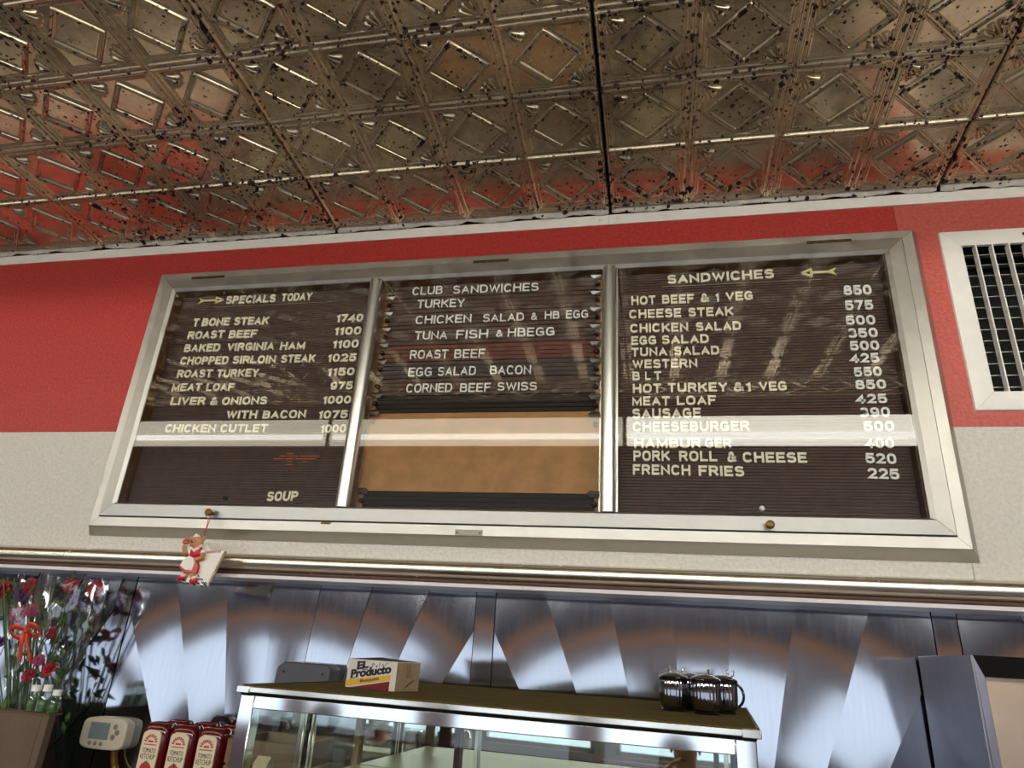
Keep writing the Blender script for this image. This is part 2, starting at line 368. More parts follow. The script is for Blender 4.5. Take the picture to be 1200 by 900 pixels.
# grotesque block capitals and figures drawn as strokes, set into real raised letters
def _arc(cx, cy, rx, ry, a0, a1, n=10, e=0.80):
    o = []
    for i in range(n + 1):
        a = math.radians(a0 + (a1 - a0) * i / n); c, s = math.cos(a), math.sin(a)
        o.append((cx + rx * math.copysign(abs(c) ** e, c), cy + ry * math.copysign(abs(s) ** e, s)))
    return o
GLYPH = {   # width, strokes (points in 0..1 between the stroke centre lines)
    'A': (.74, [[(0, 0), (.5, 1), (1, 0)], [(.2, .30), (.8, .30)]]),
    'B': (.66, [[(0, 0), (0, 1)], [(0, 1), (.55, 1)] + _arc(.55, .77, .37, .23, 90, -90) + [(0, .54)], [(0, .54)] + _arc(.58, .27, .42, .27, 90, -90) + [(0, 0)]]),
    'C': (.70, [_arc(.5, .5, .5, .5, 42, 318, 22)]),
    'D': (.70, [[(0, 0), (0, 1)], [(0, 1)] + _arc(.45, .5, .55, .5, 90, -90, 14) + [(0, 0)]]),
    'E': (.60, [[(1, 1), (0, 1), (0, 0), (1, 0)], [(0, .52), (.88, .52)]]),
    'F': (.58, [[(1, 1), (0, 1), (0, 0)], [(0, .50), (.85, .50)]]),
    'G': (.72, [_arc(.5, .5, .5, .5, 45, 318, 22), [(.96, .12), (.96, .46), (.58, .46)]]),
    'H': (.70, [[(0, 0), (0, 1)], [(1, 0), (1, 1)], [(0, .52), (1, .52)]]),
    'I': (.0, [[(.5, 0), (.5, 1)]]),
    'K': (.70, [[(0, 0), (0, 1)], [(1, 1), (.06, .40)], [(.36, .62), (1, 0)]]),
    'L': (.58, [[(0, 1), (0, 0), (1, 0)]]),
    'M': (.84, [[(0, 0), (0, 1), (.5, .10), (1, 1), (1, 0)]]),
    'N': (.70, [[(0, 0), (0, 1), (1, 0), (1, 1)]]),
    'O': (.74, [_arc(.5, .5, .5, .5, 0, 360, 26)]),
    'P': (.64, [[(0, 0), (0, 1)], [(0, 1), (.55, 1)] + _arc(.55, .73, .45, .27, 90, -90) + [(0, .46)]]),
    'R': (.68, [[(0, 0), (0, 1)], [(0, 1), (.55, 1)] + _arc(.55, .75, .41, .25, 90, -90) + [(0, .50)], [(.55, .50), (1, 0)]]),
    'S': (.64, [_arc(.5, .765, .47, .235, 28, 270, 12) + _arc(.5, .265, .5, .265, 90, -152, 12)]),
    'T': (.64, [[(0, 1), (1, 1)], [(.5, 1), (.5, 0)]]),
    'U': (.70, [[(0, 1), (0, .35)] + _arc(.5, .35, .5, .35, 180, 360, 14) + [(1, 1)]]),
    'V': (.70, [[(0, 1), (.5, 0), (1, 1)]]),
    'W': (1.0, [[(0, 1), (.25, 0), (.5, .92), (.75, 0), (1, 1)]]),
    'Y': (.70, [[(0, 1), (.5, .45), (1, 1)], [(.5, .45), (.5, 0)]]),
    '&': (.72, [[(1, 0), (.25, .72)] + _arc(.42, .80, .22, .20, 200, -20, 10)[0:] + [(.60, .66), (.12, .42)] + _arc(.36, .24, .36, .24, 150, 330, 10) + [(.95, .46)]]),
    '0': (.60, [_arc(.5, .5, .5, .5, 0, 360, 26)]),
    '1': (.22, [[(0, .76), (.95, 1.0), (.95, 0)]]),
    '2': (.58, [_arc(.5, .70, .48, .30, 165, -20, 12) + [(0, 0), (1, 0)]]),
    '3': (.58, [_arc(.48, .76, .44, .24, 155, -90, 12) + [(.35, .52), (.48, .52)] + _arc(.48, .26, .52, .26, 90, -155, 12)]),
    '4': (.64, [[(.72, 0), (.72, 1), (0, .28), (1, .28)]]),
    '5': (.58, [[(.92, 1), (.12, 1), (.04, .52)] + _arc(.48, .31, .52, .31, 125, -150, 14)]),
    '7': (.58, [[(0, 1), (1, 1), (.32, 0)]]),
    '8': (.60, [_arc(.5, .765, .42, .235, 0, 360, 18), _arc(.5, .265, .5, .265, 0, 360, 20)]),
    '9': (.60, [_arc(.5, .68, .48, .32, 0, 360, 20), [(.98, .68)] + _arc(.5, .34, .48, .34, 0, -140, 10)]),
}
def block_word(s, wt, gap):
    """vertices (x, y, front 1 / back 0) and faces of a word; wt is the stroke width as a share of the height"""
    V = []; FS = []; x = 0.0; t = wt / 2
    for ch in s:
        if ch == ' ': x += 0.34; continue
        w, strokes = GLYPH[ch]
        for si, st in enumerate(strokes):
            zf = 1.0 + 0.035 * si
            p = [Vector((x + t + q[0] * w, t + q[1] * (1 - wt))) for q in st]
            p = [q for i, q in enumerate(p) if i == 0 or (q - p[i - 1]).length > 1e-5]
            closed = (p[0] - p[-1]).length < 1e-4
            if closed: p = p[:-1]
            n = len(p); b = len(V)
            for i in range(n):
                a = p[i - 1] if (closed or i > 0) else None; c = p[(i + 1) % n] if (closed or i < n - 1) else None
                d0 = (p[i] - a).normalized() if a is not None else None; d1 = (c - p[i]).normalized() if c is not None else None
                if d0 is None: d0 = d1
                if d1 is None: d1 = d0
                n0, n1 = Vector((-d0.y, d0.x)), Vector((-d1.y, d1.x)); m = n0 + n1
                m = m.normalized() if m.length > 1e-4 else n0
                k = t / max(0.42, m.dot(n1)); q = p[i]
                if not closed and i == 0: q = q - d1 * t * (0.98 if abs(d1.x) < 0.12 or abs(d1.y) < 0.12 else 0.55)
                if not closed and i == n - 1: q = q + d0 * t * (0.98 if abs(d0.x) < 0.12 or abs(d0.y) < 0.12 else 0.55)
                for sgn in (1, -1):
                    r = q + m * k * sgn; r.y = min(max(r.y, 0.0), 1.0)
                    V += [(r.x, r.y, zf), (r.x, r.y, 0.0)]
            for i in range(n if closed else n - 1):
                j = (i + 1) % n; A, B_ = b + 4 * i, b + 4 * j
                FS += [(A, A + 2, B_ + 2, B_), (A, B_, B_ + 1, A + 1), (A + 2, A + 3, B_ + 3, B_ + 2)]
            if not closed:
                e = b + 4 * (n - 1); FS += [(b, b + 1, b + 3, b + 2), (e, e + 2, e + 3, e + 1)]
        x += w + wt + gap
    return V, FS, x - gap
def set_word(mb, s, x0, z0, x1, z1, h, y, depth, wt=0.19, gap=0.11):
    V, FS, W_ = block_word(s, wt, gap)
    return mb.add([(x0 + (x1 - x0) * a / W_, y + depth * (1 - c), z0 + (z1 - z0) * a / W_ + h * b) for a, b, c in V], FS)

# ================================================================ THE ROOM
ZC = 2.6484           # ceiling
S0, P = -1.4582, 0.762
SOF_Y, SOF_Z = -1.562, 2.395   # lowered ceiling over the booths
XL, XR = -7.5, 4.2
YW = 0.06             # stainless wall
ZL = 1.677            # underside of the upper wall

# ---- pressed tin ceiling: real relief, one mesh per panel shape
def smooth(a, b, x):
    t = np.clip((x - a) / (b - a), 0, 1); return t * t * (3 - 2 * t)
def tin_relief(u, v, flip):
    """u,v in -0.5..0.5 over one square; height in units of the relief depth, positive = towards the room"""
    dx, dy = 0.5 - np.abs(u), 0.5 - np.abs(v)
    d = np.minimum(dx, dy)
    bead = lambda x, c, w: np.exp(-((x - c) / w) ** 2)
    h = 0.40 * (1 - smooth(0.090, 0.106, d))
    h = h + 0.75 * bead(d, 0.036, 0.016) + 0.35 * bead(d, 0.094, 0.010)
    m = np.abs(u) + np.abs(v)
    inner = smooth(0.10, 0.115, d)
    ring = 0.55 * (smooth(0.295, 0.310, m) - smooth(0.360, 0.375, m)) + 0.60 * bead(m, 0.312, 0.010) + 0.60 * bead(m, 0.358, 0.010)
    dia = 0.22 * (1 - smooth(0.285, 0.30, m))
    cu, cv = 0.40 - np.abs(u), 0.40 - np.abs(v)
    rr = np.hypot(cu, cv); th = np.arctan2(cv, cu + 1e-6)
    leaf_zone = (np.sign(u) * np.sign(v) * flip) > 0
    fan = smooth(0.0, 0.03, cu) * smooth(0.0, 0.03, cv) * smooth(0.40, 0.43, m) * (0.45 + 0.55 * np.cos(th * 16) * smooth(0.03, 0.09, rr)) * (1 - smooth(0.20, 0.25, rr))
    plain = 0.40 * smooth(0.41, 0.425, m) * (smooth(0.0, 0.012, cu) * smooth(0.0, 0.012, cv)) * (1 - smooth(0.435, 0.45, m) * smooth(0.02, 0.035, np.minimum(cu, cv)) * 0.75)
    return h + inner * (ring + dia + np.where(leaf_zone, 1.1 * fan, plain))
def tin_mesh(name, nx, ny, extra=0.0, n=128, slope0=0.0, slope1=0.0, yscale=1.0):
    s = P / 4
    W, H = nx * s, ny * s + extra
    xs = np.linspace(0.0016, W - 0.0016, nx * n + 1)
    ys = np.linspace(0.0016, H - 0.0016, int(round(ny * n + extra / s * n)) + 1)
    X, Y = np.meshgrid(xs, ys)
    yy = np.minimum(Y, ny * s - 1e-6)
    u = (X / s) % 1.0 - 0.5; v = (yy / s) % 1.0 - 0.5
    h = tin_relief(u, v, 1.0)
    if extra:                                   # plain beaded flange next to the wall
        t = (Y - ny * s) / extra
        h = np.where(Y > ny * s, 0.5 * np.exp(-((t - 0.2) / 0.12) ** 2), h)
    e = np.minimum(np.minimum(X, W - X), np.minimum(Y, H - Y))
    h = h + 0.42 * np.exp(-((e - 0.0065) / 0.0032) ** 2) - 0.6 * (1 - smooth(0.0, 0.004, e))
    wob = 0.25 * np.sin(X * 9.1 + Y * 4.3) * np.sin(Y * 7.7 - X * 3.1)
    T = H - Y                                   # distance from the edge nearer the wall
    rise = math.tan(slope0) * T + (math.tan(slope1) - math.tan(slope0)) * T * T / (2 * H)
    Z = -0.0068 * h + 0.0015 * wob + rise
    ny_, nx_ = X.shape
    me = bpy.data.meshes.new(name)
    co = np.stack([X, -(T - rise) * yscale, Z], -1).reshape(-1, 3)
    idx = np.arange(nx_ * ny_).reshape(ny_, nx_)
    f = np.stack([idx[:-1, :-1], idx[1:, :-1], idx[1:, 1:], idx[:-1, 1:]], -1).reshape(-1, 4)   # faces look down
    me.vertices.add(len(co)); me.vertices.foreach_set('co', co.ravel().astype(np.float32))
    me.loops.add(f.size); me.loops.foreach_set('vertex_index', f.ravel().astype(np.int32))
    me.polygons.add(len(f)); me.polygons.foreach_set('loop_start', np.arange(0, f.size, 4, dtype=np.int32))
    me.polygons.foreach_set('use_smooth', np.ones(len(f), dtype=bool))
    me.update(calc_edges=True)
    at = me.attributes.new('relief', 'FLOAT', 'POINT'); at.data.foreach_set('value', (h + 1.6 * np.exp(-(e / 0.010) ** 2)).ravel().astype(np.float32))
    me.materials.append(MT['tin'])
    return me
ceiling = structure('ceiling', 'rust-spotted pressed tin ceiling of square diamond panels', (0, 0, ZC))
rnd = random.Random(4)
# the ceiling droops towards the wall: the last row slopes down, the next panels curve back to level
RISE0, RISE1 = 0.2077 * math.tan(math.radians(6.4)), 0.762 * math.tan(math.radians(5.4)) / 2
m_wall = tin_mesh('tin_panel_by_wall', 4, 1, 0.2077 - P / 4, slope0=math.radians(6.4), slope1=math.radians(6.4), yscale=0.2077 / (0.2077 - RISE0))
m_full = tin_mesh('tin_panel', 4, 4, slope0=math.radians(5.4), slope1=0.0)
m_part = tin_mesh('tin_panel_by_soffit', 4, 3, yscale=1.08)
for k in range(-4, 5):
    for me, y0, z0 in ((m_wall, -0.001, 0.006 - RISE0), (m_full, -0.2085, 0.0), (m_part, -0.2085 - P + RISE1, RISE1)):
        o = bpy.data.objects.new('panel', me); COL.objects.link(o); o.parent = ceiling
        tx, ty = rnd.uniform(-0.0035, 0.0035), rnd.uniform(-0.004, 0.004)
        if me is m_wall: ty *= 0.5
        o.rotation_euler = (ty, tx, 0)
        o.location = (S0 + k * P, y0, z0)
MB().box(XL, XR, -1.6, 0.2, ZC + 0.034, ZC + 0.06).build('ceiling_backing', 'void', ceiling)
# crimped tin edge that hangs down at the wall, one length per panel
for k in range(-4, 5):
    x0, x1 = S0 + k * P + 0.004, S0 + (k + 1) * P - 0.004
    n = 96; mb = MB(); ph = rnd.uniform(0, 6); rows = []
    for j in range(6):
        t = j / 5
        row = []
        for i in range(n + 1):
            x = x0 + (x1 - x0) * i / n
            low = 2.6165 + 0.004 * abs(math.sin(x * 21 + ph)) ** 3 + 0.0035 * max(0, math.sin(x * 47 + ph * 2)) + 0.001 * math.sin(x * 130)
            rib = math.exp(-((((x - S0) / (P / 4) + 0.5) % 1 - 0.5) / 0.035) ** 2)
            y = -0.020 + 0.013 * t - 0.004 * rib * t - 0.0018 * math.sin(x * 60 + ph) * t - 0.001 * math.sin(x * 137) * t - 0.004 * (1 - t) * 0
            row.append((x, y, 2.6315 + (low - 2.6315) * t))
        rows += row
    mb.add(rows, [(j * (n + 1) + i, j * (n + 1) + i + 1, (j + 1) * (n + 1) + i + 1, (j + 1) * (n + 1) + i) for j in range(5) for i in range(n)])
    e = mb.build('crimped_edge', 'tin_edge', ceiling)
    md = e.modifiers.new('thick', 'SOLIDIFY'); md.thickness = 0.0008

# ---- upper back wall: red laminate over white laminate
wall_back = structure('wall_back', 'upper diner wall of red laminate above white laminate', (0, 0, ZL))
GV = (0.8115 + 0.036, 1.28 - 0.036, 2.0715 + 0.036, 2.506 - 0.036)      # duct opening behind the air grille
core = MB()
for q in ((XL, GV[0], ZL + 0.001, ZC + 0.034), (GV[1], XR, ZL + 0.001, ZC + 0.034), (GV[0], GV[1], ZL + 0.001, GV[2]), (GV[0], GV[1], GV[3], ZC + 0.034)):
    core.box(q[0], q[1], 0.0025, 0.30, q[2], q[3])
core.box(GV[0], GV[1], 0.12, 0.30, GV[2], GV[3])
core.build('wall_core', 'void', wall_back)
#X ZC + 0.034).build('wall_core', 'void', wall_back)
ZRED = 2.0385
for z0, z1 in ((ZRED + 0.0003, GV[2]), (GV[3], 2.622)):
    MB().box(GV[0], GV[1], 0.0, 0.0024, z0, z1).build('red_panel', 'red_pale', wall_back)
for x0, x1, m in ((XL, -1.216, 'red'), (-1.2152, 0.7296, 'red'), (0.7304, GV[0], 'red_pale'), (GV[1], XR, 'red_pale')):
    MB().box(x0, x1, 0.0, 0.0024, ZRED + 0.0003, 2.622).build('red_panel', m, wall_back)
for x0, x1 in ((XL, 0.7525), (0.7535, XR)):
    MB().box(x0, x1, 0.0, 0.0024, ZL + 0.002, ZRED - 0.0003).build('white_panel', 'white_wall', wall_back)
trim1 = structure('trim_1', 'flat white metal strip between tin ceiling and red wall', (0, 0, 2.588))
for x0, x1 in ((XL, 0.0622), (0.0628, XR)):
    MB().box(x0, x1, -0.0045, 0.0, 2.589, 2.6185).build('strip', 'trim_white', trim1, bevel=0.0008)
for x in (-1.452, -0.70, 0.040, 0.085, 0.835):
    mb = MB(); mb.lathe([(0.0001, -0.0075), (0.0025, -0.0070), (0.0042, -0.0050), (0.0044, -0.0044)], (x, 0, 2.6045), 14, 'y')
    mb.build('screw', 'trim_white', trim1)

# ---- chrome half-round rail at the foot of the upper wall
trim2 = structure('trim_2', 'polished half-round metal rail along the foot of the white wall', (0, 0, ZL))
def sweep_x(prof, x0, x1):
    mb = MB(); return mb.prism(prof, 'yz', x0, x1)
rail_prof = [(0.0, 1.7345)] + [(-0.001 - 0.0225 * math.sin(PI * i / 16), 1.7145 + 0.0200 * math.cos(PI * i / 16)) for i in range(17)] + \
            [(0.0, 1.6945)]
for x0, x1 in ((XL, -0.1902), (-0.1892, XR)):
    sweep_x(rail_prof, x0, x1).build('rail', 'rail_metal', trim2, angle=50)
for x0, x1 in ((XL, XR),):
    sweep_x([(0.0, 1.6945), (-0.008, 1.6945), (-0.0075, 1.6900), (-0.012, 1.6856), (0.0, 1.6856)], x0, x1).build('groove', 'brown_edge', trim2)  # brown colour stands in for the dark reflection inside the metal groove
lip_prof = [(0.0, 1.6860), (-0.024, 1.6855), (-0.026, 1.6840), (-0.026, 1.6780), (-0.0245, 1.6770), (YW, 1.6770), (YW, 1.6800), (0.0, 1.6800)]
for x0, x1 in ((XL, -0.1115), (-0.1105, XR)):
    sweep_x(lip_prof, x0, x1).build('lip', 'lip_metal', trim2, angle=30)

# ---- lower wall: stainless sheets pressed into fans of shallow flutes
wall_steel = structure('wall_lower_back', 'lower diner wall of stainless sheets pressed into fans', (0, 0, 0.9))
MB().box(XL, XR, YW + 0.02, YW + 0.06, 0.0, ZL + 0.1).build('wall_core', 'void', wall_steel)
ANG = [-52, -37.3, -29.0, -20.6, -12.2, -3.9, 3.9, 12.2, 20.6, 29.0, 37.3, 52]
def fan_panel(x0, x1, cx, cz):
    zs = np.linspace(0.92, ZL + 0.004, 110)
    for a0, a1 in zip(ANG[:-1], ANG[1:]):
        n = 12; vs = []; flat = abs(a0 + a1) > 80
        for z in zs:
            l, r = cx + (z - cz) * math.tan(math.radians(a0)), cx + (z - cz) * math.tan(math.radians(a1))
            for i in range(n + 1):
                x = min(max(l + (r - l) * i / n, x0), x1)
                u = min(max((x - l) / (r - l), 0), 1)
                dep = 0.0085 * (r - l) * 4 * u * (1 - u) * (0.35 if flat else 1.0)
                tilt = (0.012 * (r - l) * (u - 0.5)) * (1 if a0 + a1 < 0 else -1)
                vs.append((x, YW + min(dep, 0.006) + tilt, z))
        fs = []
        for j in range(len(zs) - 1):
            for i in range(n):
                a, b, c, d = j * (n + 1) + i, j * (n + 1) + i + 1, (j + 1) * (n + 1) + i + 1, (j + 1) * (n + 1) + i
                if abs(vs[a][0] - vs[b][0]) + abs(vs[c][0] - vs[d][0]) > 1e-6: fs.append((a, b, c, d))
        yield vs, fs
PER = 0.9175
for k in (-2, -1, 0, 1, 2):
    x0, x1, cx = -0.185 + k * PER, 0.687 + k * PER, 0.251 + k * PER
    me = bpy.data.meshes.new('steel_panel'); V = []; FS = []
    for vs, fs in fan_panel(x0 + 0.0008, x1 - 0.0008, cx, 0.81):
        off = len(V); V += [(a, b, c - 0.9) for a, b, c in vs]; FS += [tuple(i + off for i in f) for f in fs]
    me.from_pydata(V, [], FS); me.materials.append(MT['steel'])
    me.polygons.foreach_set('use_smooth', [True] * len(me.polygons))
    o = bpy.data.objects.new('steel_panel', me); COL.objects.link(o); o.parent = wall_steel
    MB().box(x1 + 0.0012, x0 + PER - 0.0012, YW - 0.0008, YW + 0.004, 0.92, ZL + 0.003).build('joint_strip', 'steel', wall_steel)
    MB().box(x1 - 0.0012, x0 + PER + 0.0012, YW + 0.006, YW + 0.012, 0.92, ZL + 0.003).build('joint_shadow_gap', 'black', wall_steel)

# ---- the rest of the diner, behind the camera: it lights the wall and shows in its reflections
fl = MB().box(XL, XR, YR - 0.1, 0.3, -0.05, 0.0).build('floor', 'floor'); struct(fl, 'grey speckled diner floor')
for nm, x0, x1 in (('wall_left', XL - 0.1, XL), ('wall_right', XR, XR + 0.1)):
    struct(MB().box(x0, x1, YR - 0.1, 0.3, 0, ZC + 0.05).build(nm, 'side_wall'), 'plain cream end wall of the diner')
sof = structure('ceiling_soffit', 'lowered dark ceiling over the booths', (0, -3, SOF_Z))
MB().box(XL, XR, YR - 0.1, SOF_Y - 0.004, SOF_Z, ZC + 0.05).build('soffit_box', 'navy', sof)
rear = structure('wall_rear', 'window wall behind the booths', (0, YR, 0))
MB().box(XL, XR, YR - 0.1, YR, 0.0, WZ0).build('wall_below_windows', 'mauve', rear)
MB().box(XL, XR, YR - 0.1, YR, 1.785, SOF_Z).build('wall_above_windows', 'navy', rear)
MB().box(XL, XR, YR - 0.1, YR, WZ1, 1.715).build('window_header', 'mauve', rear)
MB().box(XL, XR, YR - 0.1, YR + 0.01, 1.715, 1.785).build('copper_band', 'orange', rear)
ed = [XL] + [q for w in WINDOWS for q in w] + [XR]
for i in range(0, len(ed), 2):
    MB().box(ed[i], ed[i + 1], YR - 0.1, YR, WZ0, WZ1).build('pier', 'mauve', rear)
for i, (a, b) in enumerate(WINDOWS):
    w = structure('window_%d' % (i + 1), 'booth window with a grey metal frame', ((a + b) / 2, YR, WZ0))
    mb = MB()
    for q in ((a, a + 0.03, WZ0, WZ1), (b - 0.03, b, WZ0, WZ1), (a, b, WZ0, WZ0 + 0.03), (a, b, WZ1 - 0.03, WZ1)):
        mb.box(q[0], q[1], YR - 0.07, YR - 0.02, q[2], q[3])
    mb.build('window_frame', 'alu', w)
    MB().box(a + 0.02, b - 0.02, YR - 0.05, YR - 0.045, WZ0 + 0.02, WZ1 - 0.02).build('pane', 'window_glass', w)

# long lamp along the edge of the lowered ceiling (it shows as the bright band in the cabinet glass)
def lamp(x0, x1, lens, tube, label):
    t = thing('strip_lamp', label, 'lamp', ((x0 + x1) / 2, SOF_Y, 2.45))
    MB().box(x0, x1, SOF_Y, SOF_Y + 0.004, 2.452, 2.592).build('housing', 'trim_white', t)
    prof = [(SOF_Y + 0.004, 2.590)] + [(SOF_Y + 0.004 + 0.012 * math.sin(PI * i / 12), 2.521 + 0.069 * math.cos(PI * i / 12)) for i in range(1, 12)] + [(SOF_Y + 0.004, 2.452)]
    MB().prism(prof, 'yz', x0 + 0.004, x1 - 0.004).build('lens', lens, t)
    mb = MB(); mb.tube([(x0 + 0.02, SOF_Y + 0.0145, 2.495), (x1 - 0.02, SOF_Y + 0.0145, 2.495)], 0.013, 12)
    mb.build('tube', tube, t)
    for x in (x0 - 0.006, x1): MB().box(x, x + 0.006, SOF_Y, SOF_Y + 0.018, 2.450, 2.594).build('end_cap', 'trim_white', t)
lamp(-5.4, -1.42, 'lens_dim', 'lens_tube', 'cream strip lamp seen reflected in the specials glass')
lamp(-1.40, 0.03, 'lens_dim', 'lens_tube', 'cream strip lamp seen reflected in the middle menu glass')
lamp(0.045, 2.6, 'lens_bright', 'lens_bright_tube', 'bright strip lamp seen reflected in the sandwich menu glass')

lv = thing('valance_lamp', 'added unseen fill light above the booth windows', 'lamp', (-0.8, YR, 2.215))  # added fill light for the menu wall, set where no reflection shows it
MB().box(-5.2, 3.6, YR, YR + 0.05, 2.215, 2.388).build('housing', 'trim_white', lv)
MB().box(-5.17, 3.57, YR + 0.0505, YR + 0.056, 2.225, 2.38).build('lit_face', 'valance', lv)

dl = thing('downlight_strip', 'added unseen fill strip over the booth windows', 'lamp', (-1.2, -3.72, SOF_Z - 0.012))  # added light that brightens the rear wall and its copper band
MB().box(-6.2, 3.8, -3.78, -3.66, SOF_Z - 0.012, SOF_Z - 0.0005).build('housing', 'trim_white', dl)
MB().box(-6.18, 3.78, -3.77, -3.67, SOF_Z - 0.016, SOF_Z - 0.0125).build('lit_face', 'downlight', dl)

# ================================================================ THE MENU CABINET
board = thing('menu_board', 'long aluminium menu cabinet with three glazed letter boards on the red and white wall', 'menu board', (-0.24, 0.0, 1.766))
BX0, BX1, BZ0, BZ1 = -1.2225, 0.7660, 1.7655, 2.5090
def frame_ring(rects, name, m, parent):
    """rects: list of (inset_left_right, inset_top, inset_bottom, y); four mitred rails, a hair apart at the mitres"""
    g = 0.0004
    for side in range(4):
        mb = MB(); vs = []
        for il, it, ib, y in rects:
            x0, x1, z0, z1 = BX0 + il, BX1 - il, BZ0 + ib, BZ1 - it
            c = {0: ((x0 + g, z0), (x1 - g, z0)), 1: ((x1, z0 + g), (x1, z1 - g)), 2: ((x1 - g, z1), (x0 + g, z1)), 3: ((x0, z1 - g), (x0, z0 + g))}[side]
            vs += [(c[0][0], y, c[0][1]), (c[1][0], y, c[1][1])]
        n = len(rects)
        mb.add(vs, [(2 * i, 2 * i + 1, 2 * i + 3, 2 * i + 2) for i in range(n - 1)] + [tuple(2 * i for i in range(n)), tuple(2 * i + 1 for i in range(n))[::-1]])
        mb.build(name, m, parent, angle=20)
frame_ring([(0.0, 0.0, 0.0, 0.0), (0.0, 0.0, 0.0, -0.003), (0.0185, 0.010, 0.0185, -0.032), (0.0200, 0.0115, 0.0200, -0.0335),
            (0.0420, 0.0310, 0.0415, -0.0335), (0.0425, 0.0315, 0.0420, -0.018), (0.046, 0.034, 0.044, -0.018), (0.046, 0.034, 0.044, 0.0)], 'outer_frame', 'alu', board)
frame_ring([(0.0445, 0.0330, 0.0435, -0.010), (0.0445, 0.0330, 0.0435, -0.0385), (0.0455, 0.0340, 0.0445, -0.0395), (0.0720, 0.0600, 0.0680, -0.0420), (0.0760, 0.0640, 0.0720, -0.0425),
            (0.0850, 0.0725, 0.0765, -0.0370), (0.0850, 0.0725, 0.0765, -0.0335), (0.060, 0.050, 0.060, -0.0335)], 'door_frame', 'alu', board)
MB().box(BX0 + 0.03, BX1 - 0.03, -0.0016, -0.0004, BZ0 + 0.03, BZ1 - 0.03).build('backing', 'cavity', board)
GX0, GX1, GZ0, GZ1 = BX0 + 0.085, BX1 - 0.085, BZ0 + 0.0765, BZ1 - 0.0725
PANES = ((GX0, -0.553), (-0.521, 0.0500), (0.0815, GX1))
for mx in (-0.5370, 0.0658):
    mb = MB(); n = 14
    prof = [(mx + 0.0160 * math.cos(PI * i / n), -0.0400 - 0.0125 * math.sin(PI * i / n)) for i in range(n + 1)] + [(mx - 0.0160, -0.034), (mx + 0.0160, -0.034)]
    mb.prism(prof, 'xy', GZ0 - 0.0015, GZ1 + 0.0015); mb.build('mullion', 'alu_mull', board, angle=50)
for x0, x1 in PANES:
    MB().box(x0 - 0.004, x1 + 0.004, -0.0375, -0.0350, GZ0 - 0.003, GZ1 + 0.003).build('glass_pane', 'glass', board, smooth=False)
# wooden inside edges between the letter boards
for x0, x1 in ((GX0 - 0.012, GX0 - 0.0005), (-0.5530, -0.5455), (-0.5290, -0.5205), (0.0490, 0.0560), (0.0760, 0.0815), (GX1 + 0.0005, GX1 + 0.012)):
    MB().box(x0, x1, -0.033, -0.002, GZ0 - 0.01, GZ1 + 0.01).build('inner_edge', 'cavity', board)
for z0, z1 in ((GZ0 - 0.012, GZ0 - 0.0005), (GZ1 + 0.0005, GZ1 + 0.012)):
    MB().box(GX0 - 0.012, GX1 + 0.012, -0.033, -0.002, z0, z1).build('inner_edge', 'cavity', board)
# thin metal track beside the sandwich board
MB().box(0.0825, 0.0865, -0.034, -0.028, GZ0, GZ1).build('glass_track', 'alu_mull', board)
MB().box(GX1 - 0.0045, GX1 - 0.0005, -0.034, -0.006, GZ0, GZ1).build('glass_track', 'rust', board)

def grooved(x0, x1, z0, z1, y, pitch=0.0068, depth=0.0022):
    n = max(2, int(round((z1 - z0) / pitch))); p = (z1 - z0) / n; prof = []
    for i in range(n):
        z = z0 + i * p
        prof += [(y, z), (y, z + p * 0.60), (y + depth, z + p * 0.72), (y + depth, z + p * 0.92)]
    prof += [(y, z1), (y + 0.0045, z1), (y + 0.0045, z0)]
    k = len(prof)
    vs = [(x0, a, b) for a, b in prof] + [(x1, a, b) for a, b in prof]
    fs = [(i, i + 1, k + i + 1, k + i) for i in range(k - 1)] + [(k - 1, 0, k, 2 * k - 1)]
    m = MB(); m.add(vs, fs)
    for i in range(n):        # end caps of every rib
        o = i * 4
        m.add([], []); m.f += [tuple(j + 0 for j in (o, o + 1, o + 2, o + 3))[::-1]]
    return m
YB = -0.008
FELT_Y = -0.0068
def word_line(parent, words, bold, mats, name='menu_word'):
    for w, x0, z0, x1, z1, h in words:
        mb = MB(); set_word(mb, w, x0, z0, x1, z1, h, YB - 0.0022, 0.0040, bold, 0.16)
        o = mb.build(name, mats(w), parent, smooth=False)
def arrow(parent, x0, x1, z, hh, m):
    """arrow with a feathered tail at x0 and its head at x1"""
    d = 1 if x1 > x0 else -1; L = abs(x1 - x0); Q = lambda a, b: (x0 + d * a * L, z + b * hh)
    mb = MB()
    mb.prism([Q(0, 1), Q(0.24, 0.30), Q(0.74, 0.30), Q(0.74, -0.30), Q(0.24, -0.30), Q(0, -1), Q(0.10, 0)], 'xz', YB - 0.0020, YB + 0.0018)
    for a, b in ((Q(0.70, 1), Q(1, 0)), (Q(1, 0), Q(0.70, -1)), (Q(0.72, -1), Q(0.72, 1))):
        v = Vector((b[0] - a[0], b[1] - a[1])); n = Vector((-v.y, v.x)).normalized() * hh * 0.26
        mb.prism([(a[0] + n.x, a[1] + n.y), (b[0] + n.x, b[1] + n.y), (b[0] - n.x, b[1] - n.y), (a[0] - n.x, a[1] - n.y)], 'xz', YB - 0.0021, YB + 0.0018)
    o = mb.build('arrow', m, parent, smooth=False); return o

